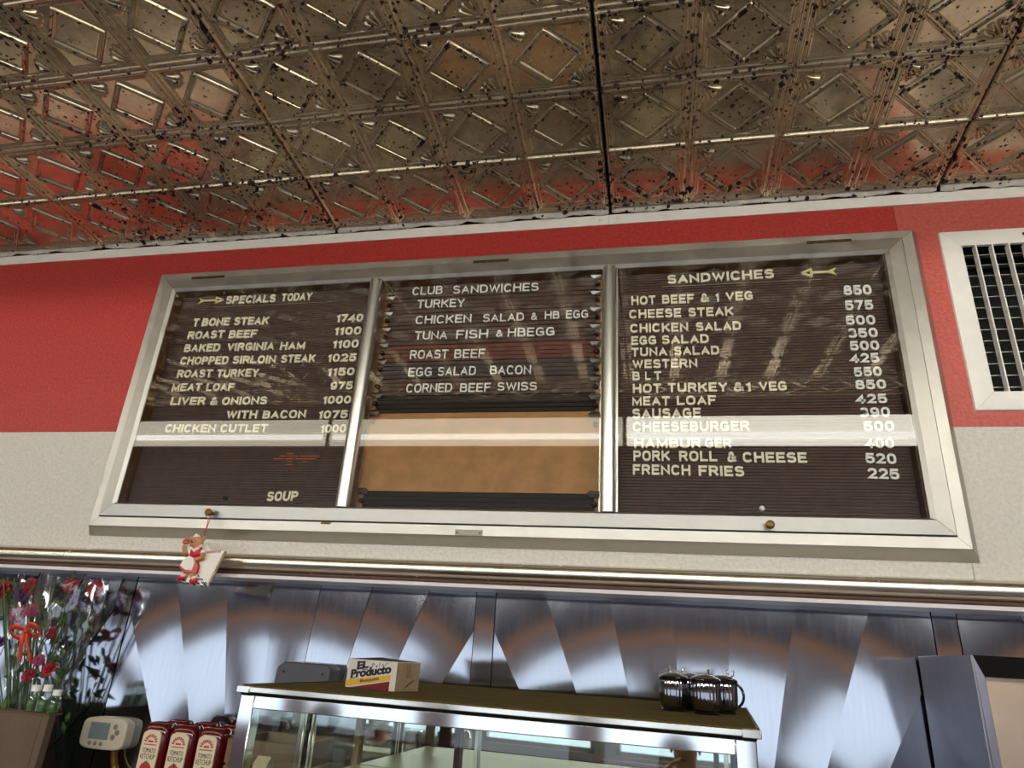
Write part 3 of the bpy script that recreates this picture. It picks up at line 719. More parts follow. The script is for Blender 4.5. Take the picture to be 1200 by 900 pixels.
MENU = {
'L': [
[('SPECIALS',-0.9931,2.4061,-0.8413,2.4045,0.0244),('TODAY',-0.8232,2.4062,-0.7333,2.4054,0.0239)],
[('T',-1.0785,2.3396,-1.0624,2.3395,0.0245),('BONE',-1.0507,2.3395,-0.9662,2.3387,0.0244),('STEAK',-0.9516,2.3386,-0.8474,2.3369,0.0241),('1740',-0.6493,2.3347,-0.5745,2.334,0.0233)],
[('ROAST',-1.085,2.3006,-0.9736,2.3006,0.0241),('BEEF',-0.9577,2.299,-0.8746,2.2985,0.0238),('1100',-0.6487,2.2972,-0.5735,2.2963,0.0229)],
[('BAKED',-1.0851,2.2619,-0.9768,2.261,0.0237),('VIRGINIA',-0.9547,2.2613,-0.8144,2.2598,0.0233),('HAM',-0.7969,2.2592,-0.7257,2.2588,0.0229),('1100',-0.6475,2.2592,-0.5749,2.2588,0.0225)],
[('CHOPPED',-1.0871,2.2248,-0.9417,2.2223,0.0234),('SIRLOIN',-0.9282,2.223,-0.8028,2.221,0.0229),('STEAK',-0.7868,2.222,-0.6896,2.2212,0.0225),('1025',-0.6547,2.2207,-0.5759,2.2204,0.0222)],
[('ROAST',-1.0863,2.1863,-0.9809,2.1853,0.0229),('TURKEY',-0.9664,2.1845,-0.8443,2.1846,0.0227),('1150',-0.6484,2.1819,-0.5745,2.1816,0.0218)],
[('MEAT',-1.0914,2.1469,-1.0025,2.1468,0.0227),('LOAF',-0.9876,2.146,-0.9066,2.145,0.0224),('975',-0.6332,2.1432,-0.5731,2.1435,0.0214)],
[('LIVER',-1.0841,2.1081,-0.9812,2.1076,0.0222),('&',-0.9649,2.1064,-0.9449,2.1062,0.0219),('ONIONS',-0.931,2.1064,-0.8029,2.1065,0.0219),('1000',-0.6475,2.1053,-0.5717,2.1056,0.0211)],
[('WITH',-0.9093,2.0683,-0.822,2.0684,0.0219),('BACON',-0.8059,2.0674,-0.6873,2.0685,0.0216),('1075',-0.652,2.0659,-0.5746,2.067,0.0212)],
[('CHICKEN',-1.0793,2.0324,-0.9321,2.0317,0.0222),('CUTLET',-0.9175,2.0316,-0.7853,2.0315,0.0218),('1000',-0.6398,2.0297,-0.5731,2.0299,0.021)],
[('SOUP',-0.7491,1.8577,-0.6694,1.86,0.0233)]
],
'M': [
[('CLUB',-0.4466,2.4054,-0.3653,2.4055,0.0236),('SANDWICHES',-0.3361,2.4044,-0.1126,2.4013,0.0228)],
[('TURKEY',-0.4288,2.3665,-0.3024,2.3647,0.0236)],
[('CHICKEN',-0.4277,2.3202,-0.2803,2.3191,0.0232),('SALAD',-0.2497,2.3187,-0.1453,2.3187,0.0217),('&',-0.1271,2.3193,-0.1122,2.3191,0.0196),('HB',-0.093,2.3209,-0.057,2.3202,0.0205),('EGG',-0.0403,2.3195,0.0139,2.3189,0.0221)],
[('TUNA',-0.4246,2.2762,-0.3393,2.2749,0.0227),('FISH',-0.3153,2.2745,-0.2335,2.2737,0.0233),('&',-0.2127,2.276,-0.1964,2.2759,0.0186),('HBEGG',-0.1834,2.2754,-0.0673,2.2745,0.0229)],
[('ROAST',-0.4309,2.2222,-0.3319,2.2214,0.024),('BEEF',-0.3153,2.221,-0.2373,2.2208,0.0236)],
[('EGG',-0.4294,2.1748,-0.3687,2.1747,0.0235),('SALAD',-0.3529,2.1747,-0.2568,2.175,0.0233),('BACON',-0.2209,2.175,-0.1207,2.1743,0.0229)],
[('CORNED',-0.4295,2.1318,-0.3129,2.1314,0.0231),('BEEF',-0.2925,2.1306,-0.2165,2.1305,0.0227),('SWISS',-0.2,2.1327,-0.1044,2.1326,0.0207)]
],
'R': [
[('SANDWICHES',0.2036,2.4024,0.4472,2.4047,0.0243)],
[('HOT',0.1172,2.3488,0.1745,2.3481,0.024),('BEEF',0.1898,2.3482,0.2635,2.3478,0.0237),('&',0.2791,2.3483,0.2981,2.3482,0.0235),('1',0.3125,2.3482,0.3204,2.3483,0.0234),('VEG',0.3359,2.3491,0.3968,2.3493,0.0233),('850',0.5929,2.351,0.651,2.35,0.0248)],
[('CHEESE',0.112,2.3121,0.2326,2.3112,0.0236),('STEAK',0.2492,2.3113,0.3505,2.31,0.0232),('575',0.5919,2.3126,0.6494,2.3116,0.0244)],
[('CHICKEN',0.1142,2.2743,0.2475,2.2732,0.0232),('SALAD',0.2649,2.2729,0.3649,2.2721,0.0227),('500',0.5892,2.2754,0.6488,2.2746,0.0232)],
[('EGG',0.1165,2.2424,0.1741,2.242,0.0225),('SALAD',0.1866,2.2424,0.2923,2.2418,0.0222),('350',0.5898,2.2435,0.6496,2.2433,0.0228)],
[('TUNA',0.1163,2.2126,0.1979,2.2125,0.0222),('SALAD',0.2133,2.2128,0.3138,2.212,0.0219),('500',0.5901,2.2128,0.6485,2.2125,0.0226)],
[('WESTERN',0.1189,2.182,0.2641,2.1809,0.0219),('425',0.5865,2.1828,0.6446,2.1831,0.0222)],
[('B',0.1186,2.1523,0.1351,2.1523,0.0216),('L',0.1471,2.1521,0.1591,2.1522,0.0215),('T',0.1672,2.1524,0.1835,2.1524,0.0214),('550',0.5907,2.1503,0.6454,2.1513,0.0219)],
[('HOT',0.119,2.1207,0.1825,2.121,0.0224),('TURKEY',0.197,2.1214,0.3264,2.1211,0.0222),('&1',0.3397,2.1209,0.3758,2.1209,0.0217),('VEG',0.3937,2.1213,0.4509,2.1215,0.0215),('850',0.5897,2.1207,0.6499,2.1215,0.0216)],
[('MEAT',0.1175,2.0902,0.2005,2.0898,0.0221),('LOAF',0.216,2.0903,0.3005,2.0905,0.0218),('425',0.5865,2.0884,0.6475,2.0889,0.0214)],
[('SAUSAGE',0.1173,2.0595,0.267,2.0601,0.0231),('390',0.5911,2.0583,0.6489,2.059,0.021)],
[('CHEESEBURGER',0.1183,2.0286,0.3665,2.0292,0.0228),('500',0.5945,2.0274,0.6527,2.0277,0.0213)],
[('HAMBUR',0.1211,1.9902,0.2639,1.9909,0.0231),('GER',0.2729,1.9909,0.3271,1.9903,0.0226),('400',0.5925,1.9903,0.6474,1.9903,0.0215)],
[('PORK',0.119,1.961,0.197,1.9613,0.0234),('ROLL',0.2168,1.9608,0.2961,1.9605,0.023),('&',0.3171,1.9593,0.3357,1.9594,0.0227),('CHEESE',0.3484,1.9588,0.4763,1.9582,0.0226),('520',0.5896,1.9581,0.647,1.9566,0.0218)],
[('FRENCH',0.1176,1.9303,0.2394,1.9294,0.023),('FRIES',0.2565,1.9289,0.3492,1.9279,0.0226),('225',0.5898,1.9259,0.6477,1.9246,0.022)]
],
}


lb = grooved(GX0 + 0.003, -0.556, GZ0 + 0.001, GZ1 - 0.001, FELT_Y, 0.0064).build('letter_board', 'felt', board, smooth=False)
lb['label'] = 'grooved board of specials headed SPECIALS TODAY'
for ws in MENU['L']: word_line(lb, ws, 0.22, lambda w: 'cream')
arrow(lb, -1.0809, -1.0040, 2.4203, 0.0090, 'ivory')
for x0, x1, z in ((-0.9992, -0.705, 2.4375), (-1.030, -0.673, 2.398)):
    MB().box(x0, x1, YB - 0.0006, YB + 0.001, z - 0.0006, z + 0.0006).build('rule', 'paper_side', lb)
mb = MB(); rr = random.Random(9)
for zz, spans in ((1.9635, ((-0.753, -0.728), (-0.722, -0.700), (-0.695, -0.640))), (1.9705, ((-0.738, -0.690), (-0.684, -0.632))), (1.977, ((-0.720, -0.702),)), (1.957, ((-0.715, -0.703), (-0.674, -0.664))), (1.949, ((-0.716, -0.700),))):
    for a, b in spans: mb.box(a, b, YB - 0.0002, YB + 0.001, zz - 0.0009, zz + 0.0011)
mb.build('bare_patch', 'orange_rust', lb)
mb = MB(); mb.lathe([(0.0001, -0.0060), (0.0045, -0.0045), (0.0062, 0.0), (0.0062, 0.002)], (-0.8618, YB, 1.8632), 14, 'y'); mb.build('screw', 'dark_metal', lb)

rb = grooved(0.0885, GX1 - 0.0055, GZ0 + 0.001, GZ1 - 0.001, FELT_Y, 0.0068).build('letter_board', 'felt', board, smooth=False)
rb['label'] = 'grooved board of sandwiches headed SANDWICHES'
for ws in MENU['R']: word_line(rb, ws, 0.215, lambda w: 'cream' if not w.isdigit() else 'white_letter')
arrow(rb, 0.5840, 0.5084, 2.4145, 0.0100, 'ivory')
for x0, x1, z in ((0.189, 0.549, 2.3957), (0.205, 0.552, 2.4406)):
    MB().box(x0, x1, YB - 0.0006, YB + 0.001, z - 0.0006, z + 0.0006).build('rule', 'paper_side', rb)
mb = MB(); mb.lathe([(0.0001, -0.0060), (0.0045, -0.0045), (0.0060, 0.0), (0.0060, 0.002)], (0.3794, YB, 1.8609), 14, 'y'); o = mb.build('screw', 'white_letter', rb); o['label'] = 'white plug'

# middle: slide-in letter strips held by stamped clips, a hardboard back showing where strips are missing
MB().box(-0.5200, 0.0490, -0.0030, -0.0018, GZ0 + 0.0005, GZ1 - 0.0005).build('hardboard_back', 'hardboard', board)
STRIP_M = ['felt', 'felt', 'felt', 'felt', 'felt_red', 'felt_grey', 'felt', 'felt_black']
LINE_OF = {0: 0, 1: 1, 2: 2, 3: 3, 4: 4, 5: 5, 6: 6}
for k in range(9):
    if k < 8:
        zt = 2.4435 - 0.0455 * k; zb = zt - 0.0445; m = STRIP_M[k]
        if k == 0: zt = GZ1 - 0.002
    else: zt, zb, m = 1.8870, 1.8445, 'felt_black'
    st = grooved(-0.504, 0.034, zb, zt, FELT_Y, 0.0105, 0.0026).build('letter_strip', m, board, smooth=False)
    if k == 4: st['label'] = 'reddish letter strip reading ROAST BEEF'
    if k < 7:
        for q in MENU['M'][k]:
            mb = MB(); set_word(mb, q[0], *q[1:], YB - 0.0022, 0.0040, 0.145, 0.17)
            mb.build('menu_word', 'white_letter', st, smooth=False)
def clip(x, d, z):
    """stamped clip: a bright tab with a folded flap, and the dark round screw below it; d = direction towards the strips"""
    mb = MB()
    a, b, c = x, x + d * 0.012, x + d * 0.026
    mb.add([(a, -0.012, z - 0.0075), (a, -0.012, z + 0.0075), (b + d * 0.009, -0.013, z + 0.0078), (c + d * 0.002, -0.0165, z + 0.0005), (b + d * 0.009, -0.013, z - 0.0078),
            (a, -0.0165, z)], [(0, 5, 4), (5, 3, 4), (5, 2, 3), (5, 1, 2)])
    o = mb.build('clip', 'clip', board, smooth=False)
    md = o.modifiers.new('t', 'SOLIDIFY'); md.thickness = 0.0012
    mb = MB(); mb.lathe([(0.0001, -0.0175), (0.004, -0.0165), (0.0062, -0.013), (0.0062, -0.007)], (x + d * 0.011, 0, z - 0.0215), 14, 'y')
    mb.build('screw', 'dark_metal', o)
for k in range(9):
    clip(-0.5170, 1, 2.3995 - 0.0457 * k + 0.0457)
    clip(0.0460, -1, 2.4335 - 0.0457 * k)
for z in (1.8850,): clip(-0.5170, 1, z); clip(0.0460, -1, z)
for x0, x1 in ((-0.5200, -0.5160), (0.0440, 0.0485)):
    MB().box(x0, x1, -0.0115, -0.003, GZ0 + 0.002, GZ1 - 0.002).build('clip_rail', 'clip', board)

# hinges, knobs, maker's plate, catch
for x0, x1 in ((-1.096, -0.996), (-0.280, -0.187), (0.520, 0.616)):
    mb = MB(); n = 5; w = (x1 - x0) / n
    for i in range(n):
        mb.lathe([(0.0001, i * w + 0.0004), (0.0046, i * w + 0.0006), (0.0046, (i + 1) * w - 0.0006), (0.0001, (i + 1) * w - 0.0004)], (x0, -0.0375, 2.4765), 12, 'x')
    mb.build('hinge', 'rust', board)
for x in (-0.8643, 0.3855):
    mb = MB(); mb.lathe([(0.0001, -0.0600), (0.0062, -0.0598), (0.0082, -0.0585), (0.0085, -0.0530), (0.0078, -0.0515), (0.0045, -0.0505), (0.0045, -0.0400)], (x, 0, 1.8195), 20, 'y')
    mb.build('knob', 'brass', board)
mb = MB(); mb.box(-0.2656, -0.2035, -0.0352, -0.0330, 1.7840, 1.7975); pl = mb.build('maker_plate', 'brass', board, bevel=0.0012)
pl.data.materials[0] = MT['plate']
for x in (-0.2600, -0.2092):
    mb = MB(); mb.lathe([(0.0001, -0.0362), (0.0018, -0.0360), (0.0020, -0.0350)], (x, 0, 1.7908), 10, 'y'); mb.build('rivet', 'dark_metal', pl)
mb = MB(); mb.box(-0.585, -0.562, -0.0370, -0.0300, 1.8025, 1.8075); mb.build('catch', 'brass', board, bevel=0.001)

# ================================================================ AIR GRILLE
VX0, VX1, VZ0, VZ1 = 0.8115, 1.2800, 2.0715, 2.5060
vent = thing('air_grille', 'white framed air vent grille on the red wall beside the menu board', 'vent', ((VX0 + VX1) / 2, 0, VZ0))
fw = 0.0405
for side in range(4):
    x0, x1, z0, z1 = VX0, VX1, VZ0, VZ1
    g = 0.0002
    rows = []
    for ins, y in ((0, 0.0), (0.0012, -0.0060), (0.010, -0.0085), (fw - 0.006, -0.0100), (fw, -0.0080), (fw, 0.0)):
        a0, a1, b0, b1 = x0 + ins, x1 - ins, z0 + ins, z1 - ins
        c = {0: ((a0 + g, b0), (a1 - g, b0)), 1: ((a1, b0 + g), (a1, b1 - g)), 2: ((a1 - g, b1), (a0 + g, b1)), 3: ((a0, b1 - g), (a0, b0 + g))}[side]
        rows += [(c[0][0], y, c[0][1]), (c[1][0], y, c[1][1])]
    mb = MB(); mb.add(rows, [(2 * i, 2 * i + 1, 2 * i + 3, 2 * i + 2) for i in range(5)]); mb.build('frame', 'trim_white', vent, angle=25)
mb = MB(); n = 12
for i in range(n):
    x = VX0 + fw + 0.028 + i * 0.0328
    if x < VX1 - fw - 0.004: mb.box(x - 0.0012, x + 0.0012, -0.0085, 0.0080, VZ0 + fw, VZ1 - fw)
mb.build('upright_blades', 'trim_white', vent)
mb = MB()
for i in range(13):
    z = VZ0 + fw + 0.016 + i * 0.0268
    if z < VZ1 - fw: mb.box(VX0 + fw, VX1 - fw, 0.0095, 0.0225, z - 0.0008, z + 0.0008)
mb.build('cross_blades', 'alu', vent)  # darker metal than the uprights: shade behind them put into the colour
mb = MB(); mb.lathe([(0.0001, -0.0112), (0.003, -0.0110), (0.0042, -0.0096)], (0.9800, 0, 2.4868), 12, 'y'); mb.build('screw', 'dark_metal', vent)

# ================================================================ BACK COUNTER AND WHAT STANDS ON IT
bc = thing('back_counter', 'steel back counter with a raised shelf under the stainless wall', 'counter', (0, -0.25, 0))
MB().box(-1.9, 1.9, -0.60, 0.045, 0.0, 0.97).build('body', 'hood_steel', bc, bevel=0.003)
MB().box(-1.9, 1.9, -0.62, 0.050, 0.97, 1.0).build('worktop', 'counter', bc, bevel=0.003)
rs = thing('raised_shelf', 'low steel stand on the back counter under the ketchup bottles and bouquet', 'shelf', (-1.2, -0.1, 1.0))
MB().box(-1.9, -0.475, -0.24, 0.050, 1.0005, 1.18).build('box', 'hood_steel', rs, bevel=0.003)

# ---- glass display case
W, D, H = 0.717, 0.50, 0.486
case = thing('display_case', 'chrome framed glass display case with a dusty olive top against the steel wall', 'display case', (-0.44, -0.47, 1.0), -0.085)
K = dict(parent=case, local=True)
MB().box(-0.003, W + 0.003, 0.0035, D, H - 0.009, H).build('top_board', 'olive_top', **K)
mb = MB(); mb.box(-0.0045, W + 0.0045, -0.004, 0.003, H - 0.009, H - 0.0012); mb.build('top_edging', 'chrome', **K, bevel=0.001)
for x in (-0.006, W - 0.016): MB().box(x, x + 0.022, -0.0055, 0.006, H - 0.0102, H - 0.0005).build('corner_clip', 'chrome', **K, bevel=0.001)
for x0, x1 in ((-0.0045, -0.001), (W + 0.001, W + 0.0045)): MB().box(x0, x1, 0.006, D, H - 0.0092, H + 0.0010).build('side_edging', 'dark_edge', **K)
MB().box(-0.001, W + 0.001, 0.0, 0.006, H - 0.0125, H - 0.0092).build('shadow_gap', 'black', **K)
MB().box(0.024, W - 0.024, 0.0, 0.012, H - 0.0300, H - 0.0125).build('front_rail', 'chrome_bright', **K, bevel=0.0012)
MB().box(0.0, W, 0.006, D, H - 0.016, H - 0.0125).build('roof_liner', 'shelf_cream', **K)
for x, y in ((0.0, 0.0), (W - 0.024, 0.0), (0.0, D - 0.02), (W - 0.024, D - 0.02)):
    MB().box(x, x + 0.024, y, y + 0.020, 0.0, H - 0.0126).build('post', 'chrome_bright', **K, bevel=0.0012)
for x in (0.002, W - 0.012):
    for y0 in (0.166, 0.178, 0.188, 0.200):
        MB().box(x, x + 0.010, y0, y0 + 0.007, 0.06, H - 0.016).build('side_track', 'chrome' if y0 != 0.178 else 'dark_edge', **K, bevel=0.0008)
    MB().box(x, x + 0.010, 0.02, D - 0.02, H - 0.030, H - 0.0125).build('side_rail', 'chrome', **K, bevel=0.001)
    MB().box(x + 0.003, x + 0.006, 0.02, 0.168, 0.07, H - 0.028).build('side_glass', 'case_glass', **K, smooth=False)
    MB().box(x + 0.004, x + 0.007, 0.204, D - 0.02, 0.07, H - 0.028).build('side_glass', 'case_glass', **K, smooth=False)
MB().box(0.024, W - 0.024, 0.004, 0.007, 0.07, H - 0.030).build('front_glass', 'case_glass', **K, smooth=False)
MB().box(0.012, W - 0.012, 0.030, 0.366, 0.337, 0.343).build('shelf', 'shelf_cream', **K, bevel=0.001)
MB().box(0.012, W - 0.012, 0.026, 0.0300, 0.3355, 0.3445).build('shelf_lip', 'dark_edge', **K)
MB().box(0.0, W, 0.0, D, 0.0, 0.06).build('base', 'chrome', **K, bevel=0.002)
d1 = MB().box(0.014, 0.2095, 0.371, 0.375, 0.06, H - 0.017).build('mirror_door', 'mirror', **K, smooth=False)
MB().box(0.2060, 0.2165, 0.367, 0.377, 0.06, H - 0.017).build('door_stile', 'brown_edge', d1, local=True)
d2 = MB().box(0.2165, W - 0.03, 0.3765, 0.3800, 0.06, H - 0.017).build('mirror_door', 'mirror', **K, smooth=False)
MB().box(0.2435, 0.2515, 0.368, 0.376, 0.06, H - 0.017).build('door_stile', 'alu_mull', d2, local=True, bevel=0.001)
MB().box(0.004, 0.016, 0.362, 0.380, 0.06, H - 0.017).build('inner_post', 'paper_side', **K)
for x, m in ((W - 0.056, 'brown_edge'), (W - 0.040, 'chrome'), (W - 0.030, 'dark_edge')):
    MB().box(x, x + 0.008, 0.355, 0.372, 0.06, H - 0.017).build('inner_post', m, **K)
ZT = 1.486

# ---- cigar box
cb = thing('cigar_box', 'white cardboard cigar box printed EL Producto on top of the display case', 'box', (-0.339, -0.333, ZT), -0.319)
w, d, h = 0.102, 0.062, 0.0435
K = dict(parent=cb, local=True)
mb = MB(); mb.box(0.0, w, 0.0, d, 0.0002, h); bx = mb.build('carton', 'paper_white', **K, bevel=0.0006)
mb = MB(); mb.add([(0.001, 0.0005, h), (w - 0.001, 0.0005, h), (w - 0.001, d, h + 0.0004), (0.001, d, h + 0.0004), (w * 0.5, d * 0.35, h + 0.0048), (w * 0.95, d * 0.6, h + 0.0016), (0.10 * w, d * 0.5, h + 0.0010)],
                 [(0, 1, 4), (1, 5, 4), (1, 2, 5), (2, 3, 4), (2, 4, 5), (3, 6, 4), (3, 0, 6), (0, 4, 6)])
mb.build('torn_lid_flaps', 'dark_edge', **K, smooth=False)
mb = MB(); mb.box(w + 0.0001, w + 0.0004, 0.001, d - 0.001, 0.001, h - 0.001); mb.build('end_panel', 'paper_side', **K)
mb = MB()
for i in range(4): mb.add([(w + 0.0006, 0.024 + 0.004 * i, 0.004 + 0.002 * i), (w + 0.0006, 0.034 + 0.004 * i, 0.010 + 0.002 * i), (w + 0.0006, 0.034 + 0.004 * i, 0.012 + 0.002 * i), (w + 0.0006, 0.024 + 0.004 * i, 0.006 + 0.002 * i)], [(0, 1, 2, 3)])
for i in range(7):
    for j in range(4): mb.add([(w + 0.0006, 0.026 + 0.003 * j, 0.020 + 0.003 * i), (w + 0.0006, 0.0275 + 0.003 * j, 0.020 + 0.003 * i), (w + 0.0006, 0.0275 + 0.003 * j, 0.0215 + 0.003 * i), (w + 0.0006, 0.026 + 0.003 * j, 0.0215 + 0.003 * i)], [(0, 1, 2, 3)])
mb.build('end_print', 'dark_edge', **K, smooth=False)
Q = lambda u, z: (u * w, z * h)
MB().prism([Q(0, .03), Q(.90, .36), Q(.90, .55), Q(0, .25)], 'xz', -0.0004, 0.0).build('yellow_stripe', 'label_yellow', **K, smooth=False)
MB().prism([Q(.10, .01), Q(.89, .01), Q(.89, .33)], 'xz', -0.0004, 0.0).build('maroon_wedge', 'label_maroon', **K, smooth=False)
mb = MB(); lettering(mb, 'EL', *Q(.20, .63), *Q(.43, .72), .27 * h, -0.0008, 0.0008, 0.05)
for q in ((.195, .62, .245), (.195, .895, .245), (.33, .71, .355), (.30, .64, .43)): mb.prism([Q(q[0], q[1]), Q(q[2], q[1] + .02), Q(q[2], q[1] + .045), Q(q[0], q[1] + .025)], 'xz', -0.0008, 0.0)
mb.build('brand_word', 'ink', **K, smooth=False)
mb = MB(); lettering(mb, 'Producto', *Q(.09, .31), *Q(.90, .60), .31 * h, -0.0008, 0.0008, 0.045)
mb.prism([Q(.08, .305), Q(.19, .345), Q(.19, .37), Q(.08, .33)], 'xz', -0.0008, 0.0)
mb.build('brand_word', 'ink', **K, smooth=False)
mb = MB(); lettering(mb, 'Bouquets', *Q(.30, .165), *Q(.68, .315), .15 * h, -0.0008, 0.0006, 0.01); mb.build('variety_word', 'dark_edge', **K, smooth=False)
mb = MB()
for pts in (((.50, .70), (.52, .90), (.56, .86), (.52, .80)), ((.58, .76), (.61, .84), (.60, .75)), ((.65, .78), (.66, .93)), ((.70, .80), (.72, .90), (.74, .81)), ((.76, .84), (.80, .95), (.82, .90))):
    mb.tube([(a * w, -0.0003, b * h) for a, b in pts], 0.00045, 6)
mb.build('pen_scribble', 'ink', **K)

# ---- fluted creamers
def creamer(loc, rot, label):
    t = thing('creamer', label, 'creamer', loc, rot, 'small chrome creamers on the display case')
    K = dict(parent=t, local=True)
    mb = MB(); mb.lathe([(0.0001, 0.0004), (0.0185, 0.0004), (0.0195, 0.0020), (0.0165, 0.0040)], n=32); mb.build('base', 'dark_metal', **K)
    prof = [(0.0165, 0.0040), (0.0190, 0.0070), (0.0205, 0.0120), (0.0212, 0.0200), (0.0212, 0.0380), (0.0205, 0.0425)]
    n = 120; mb = MB(); mb.lathe(prof, n=n, flute=24, fdepth=0.022); mb.build('fluted_body', 'creamer_steel', **K, angle=60)
    mb = MB(); mb.lathe([(0.0205, 0.0425), (0.0224, 0.0440), (0.0228, 0.0470), (0.0215, 0.0490), (0.0190, 0.0500), (0.0120, 0.0530), (0.0040, 0.0545), (0.0001, 0.0547)], n=32); mb.build('lid', 'black_gloss', **K)
    mb = MB(); mb.tube([(0.012, 0, 0.0520), (0.016, 0, 0.0550), (0.0165, 0, 0.0610)], [0.0016, 0.0018, 0.0020], 10); mb.ell((0.0165, 0, 0.0612), (0.0022, 0.0022, 0.0016)); mb.build('thumb_lever', 'chrome_bright', **K)
    mb = MB(); pts = []
    for i in range(13):
        a = -1.25 + 2.5 * i / 12
        pts.append((0.0215 + 0.0135 * math.cos(a) - 0.0045, 0, 0.0265 + 0.0165 * math.sin(a)))
    mb.tube(pts, 0.0021, 10); mb.build('handle', 'black_gloss', **K)
    mb = MB(); mb.prism([(-0.0290, 0.0475), (-0.0190, 0.0420), (-0.0190, 0.0480)], 'xz', -0.006, 0.006); mb.build('spout', 'chrome_bright', **K, bevel=0.001)
    return t
creamer((0.186, -0.290, ZT), 1.9, 'front left fluted chrome creamer of the cluster on the display case')
creamer((0.232, -0.318, ZT), 1.2, 'front middle fluted chrome creamer of the cluster, nearest the case edge')
creamer((0.262, -0.262, ZT), -0.25, 'right hand fluted chrome creamer with its black handle sticking out by the case corner')
creamer((0.214, -0.238, ZT), 2.3, 'fluted chrome creamer half hidden behind the front left one')
creamer((0.262, -0.205, ZT), 0.5, 'fluted chrome creamer at the back of the cluster, only its lid and lever showing')
tg = thing('case_latch', 'small brown latch stub at the back right corner of the display case top', 'latch', (0.290, -0.100, ZT))
mb = MB(); mb.lathe([(0.0001, 0.0003), (0.0050, 0.0003), (0.0045, 0.006), (0.0024, 0.010), (0.0030, 0.015), (0.0022, 0.019), (0.0001, 0.0195)], (0.290, -0.100, ZT), 12); mb.build('stub', 'brown_edge', tg)

# ---- dark outlet box on the steel wall
ob = thing('outlet_box', 'dark grey metal outlet box on the steel wall behind the display case', 'outlet box', (-0.592, YW, 1.468))
MB().prism([(-0.660, 1.462), (-0.530, 1.462), (-0.530, 1.4995), (-0.540, 1.508), (-0.642, 1.508), (-0.657, 1.496)], 'xz', 0.012, YW + 0.003).build('box', 'dark_box', ob, bevel=0.003)
for x in (-0.640, -0.548):
    mb = MB(); mb.lathe([(0.0001, 0.0095), (0.0024, 0.0100), (0.0028, 0.0122)], (x, 0, 1.488), 10, 'y'); mb.build('screw', 'dark_metal', ob)

# ---- thermostat
TX0, TX1, TZ0, TZ1, TY = -1.1290, -1.0120, 1.2985, 1.3640, 0.034
th = thing('thermostat', 'beige digital thermostat fixed to the steel wall above the ketchup', 'thermostat', ((TX0 + TX1) / 2, YW, TZ0))
cx, cz = (TX0 + TX1) / 2, (TZ0 + TZ1) / 2; hw, hh = (TX1 - TX0) / 2, (TZ1 - TZ0) / 2
pts = []
for i in range(60):
    a = 2 * PI * i / 60; c, s = math.cos(a), math.sin(a)
    pts.append((cx + hw * math.copysign(abs(c) ** 0.36, c) * (1 - 0.05 * abs(s)), cz + hh * math.copysign(abs(s) ** 0.30, s) * (1 - 0.07 * abs(c))))
MB().prism(pts, 'xz', TY, YW + 0.004).build('body', 'beige', th, bevel=0.004, seg=3)
sx0, sx1 = TX0 + 0.024, TX0 + 0.072
MB().box(sx0 - 0.002, sx1 + 0.002, TY - 0.0006, TY + 0.002, TZ0 + 0.0205, TZ1 - 0.0105).build('screen_bezel', 'button', th, bevel=0.001)
MB().box(sx0, sx1, TY - 0.0012, TY + 0.002, TZ0 + 0.0225, TZ1 - 0.0125).build('screen', 'lcd', th, smooth=False)
for bx_, bz_ in ((0.0880, 0.0480), (0.0950, 0.0370), (0.0860, 0.0270), (0.0300, 0.0120), (0.0450, 0.0120), (0.0600, 0.0120)):
    mb = MB(); r = 0.0058 if bx_ > 0.08 else 0.0044
    mb.lathe([(0.0001, TY - 0.0022), (r * 0.8, TY - 0.0020), (r, TY - 0.0004), (r, TY + 0.002)], (TX0 + bx_, 0, TZ0 + bz_), 16, 'y'); mb.build('push_button', 'button', th)
mb = MB(); pts = [(-1.040, 0.048, 1.300), (-1.036, 0.046, 1.285), (-1.026, 0.043, 1.268), (-1.008, 0.038, 1.250), (-0.990, 0.036, 1.225), (-0.988, 0.036, 1.182)]
fine = []
for i in range(len(pts) - 1):
    for j in range(10): fine.append(Vector(pts[i]).lerp(Vector(pts[i + 1]), j / 10))
mb.tube(fine, [0.0065 + 0.0011 * (i % 2) for i in range(len(fine))], 12); mb.build('cable', 'conduit', th)

